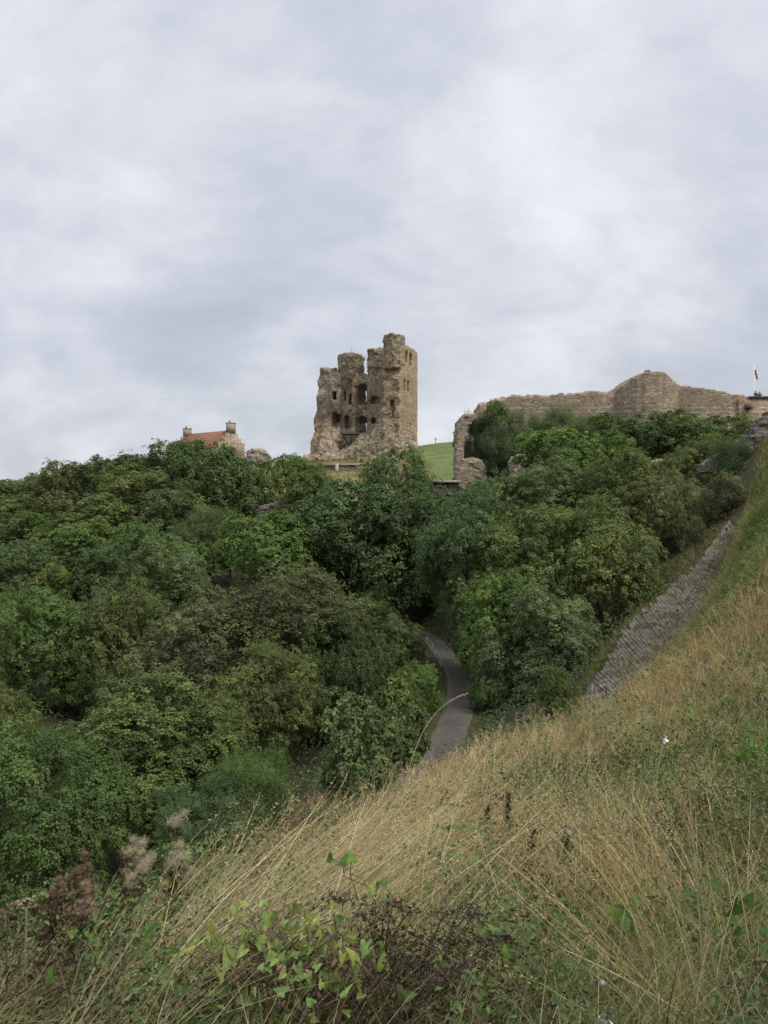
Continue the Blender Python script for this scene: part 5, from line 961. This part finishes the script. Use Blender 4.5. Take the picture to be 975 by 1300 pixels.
spike(716, 1050, 1095, 6.4, 'bluish green leafy weed beside the dark spikes', 4, 4)

# tall single grass stalks
def stalk(px0, py0, px1, py1, Y, label, sag, seed, head=.22, colr=(.45, .36, .21)):
    r = np.random.default_rng(seed); e, bt = rooted('grass_stalk', px0, py0, Y, label, 'grass stalk', 0, 0, 'tall dry grass stalks'); loc = np.array(e.location); p1 = at(px1, py1, Y) - loc; m_ = np.array(sag) * Y / F * np.array([1, 0, -1.]) if len(sag) == 3 else np.zeros(3)
    pts = curve(np.zeros(3), p1, m_, 16); MB().tube(pts, np.linspace(.0032, .0016, 16) * (1 + Y * .05), 5).build('stem', M_straw, e, True)
    n_ = 110; t_ = 1 - r.random(n_) ** 1.2 * head; q_ = np.stack([np.interp(t_, np.linspace(0, 1, 16), pts[:, i]) for i in range(3)], 1) + r.normal(size=(n_, 3)) * .0032 * (1 + Y * .06)
    link('seed_head', leaves_mesh('seed_head', q_, r.normal(size=(n_, 3)), r.uniform(.009, .019, n_) * (1 + Y * .04), None, M_blade, seed, .3, colors=np.array([colr]) * r.uniform(.7, 1.15, (n_, 1))), e)
stalk(505, 1010, 595, 880, 7.5, 'long curved dry grass stalk arching across the asphalt path', (-20, 0, -44), 1, .35)
stalk(470, 1010, 505, 968, 7.5, 'short bent grass stalk in front of the yellow tipped shrub', (-6, 0, -16), 2)
stalk(748, 1000, 752, 870, 7.0, 'upright feathery grass stalk in front of the lower stone revetment', (-2, 0, 0), 3, .25, (.48, .40, .28))
stalk(840, 1060, 855, 896, 5.5, 'feathery bent grass stalk standing in the middle of the bank', (-16, 0, -6), 4, .25, (.50, .43, .30))
stalk(905, 1290, 826, 1000, 2.6, 'long orange straw stalk leaning left at the lower corner', (4, 0, 0), 5, .12)
stalk(925, 1285, 860, 1010, 2.7, 'second orange straw stalk parallel to the longest leaning one', (6, 0, 0), 6, .12)
stalk(896, 1270, 870, 960, 2.8, 'steep orange straw stalk crossing the leaning pair', (4, 0, 0), 7, .12)
stalk(975, 1290, 690, 1195, 2.6, 'long straw stalk lying almost flat across the lower corner', (0, 0, -14), 8, .08)
stalk(830, 1190, 764, 920, 4.0, 'thin straw stalk leaning towards the stone revetment', (-10, 0, 6), 9, .15)
stalk(60, 1290, 285, 1075, 2.9, 'long straw stalk sweeping from the lower corner past the thistles', (6, 0, 10), 10, .15)
stalk(150, 1270, 340, 1040, 3.4, 'straw stalk sweeping up beside the tallest thistle', (4, 0, 8), 11, .18)
stalk(230, 1260, 372, 1010, 3.8, 'straw stalk reaching highest over the fine leaved shrub', (4, 0, 8), 12, .2)
stalk(290, 1220, 440, 985, 4.4, 'straw stalk pointing at the yellow tipped shrub', (4, 0, 12), 13, .2)
stalk(20, 1295, 210, 1120, 2.6, 'lowest straw stalk in the near corner leaning past the reddish tufts', (4, 0, 6), 14, .12)

# litter
def scrap(px, py, Y, s, label, seed):
    r = np.random.default_rng(seed); p = at(px, py, Y); mb = MB(); g_ = 5
    V = [((i / 4 - .5) * s + r.normal() * s * .05, r.normal() * s * .12, (j / 4 - .5) * s * .9 + r.normal() * s * .06) for j in range(g_) for i in range(g_)]
    V += [(a, b + .003, c) for a, b, c in V]
    mb.add(V, [(j * 5 + i, j * 5 + i + 1, j * 5 + i + 6, j * 5 + i + 5) for j in range(4) for i in range(4)] + [(25 + j * 5 + i, 25 + j * 5 + i + 5, 25 + j * 5 + i + 6, 25 + j * 5 + i + 1) for j in range(4) for i in range(4)])
    o = mb.build('paper_scrap', M_white); o.location = tuple(p); o.rotation_euler = (.5, r.normal() * .5, r.normal()); tag(o, label, 'litter', 'white paper scraps in the grass')
scrap(761, 1247, 2.55, .030, 'crumpled white paper scrap caught in the grass, second lowest', 1)
scrap(768, 1296, 2.3, .042, 'white paper scrap at the very bottom of the grass', 2)
scrap(845, 940, 8.2, .075, 'white scrap caught beside the feathery bent stalk on the bank', 3)
scrap(721, 1056, 6.2, .045, 'tiny white scrap beside the bluish green weed', 4)
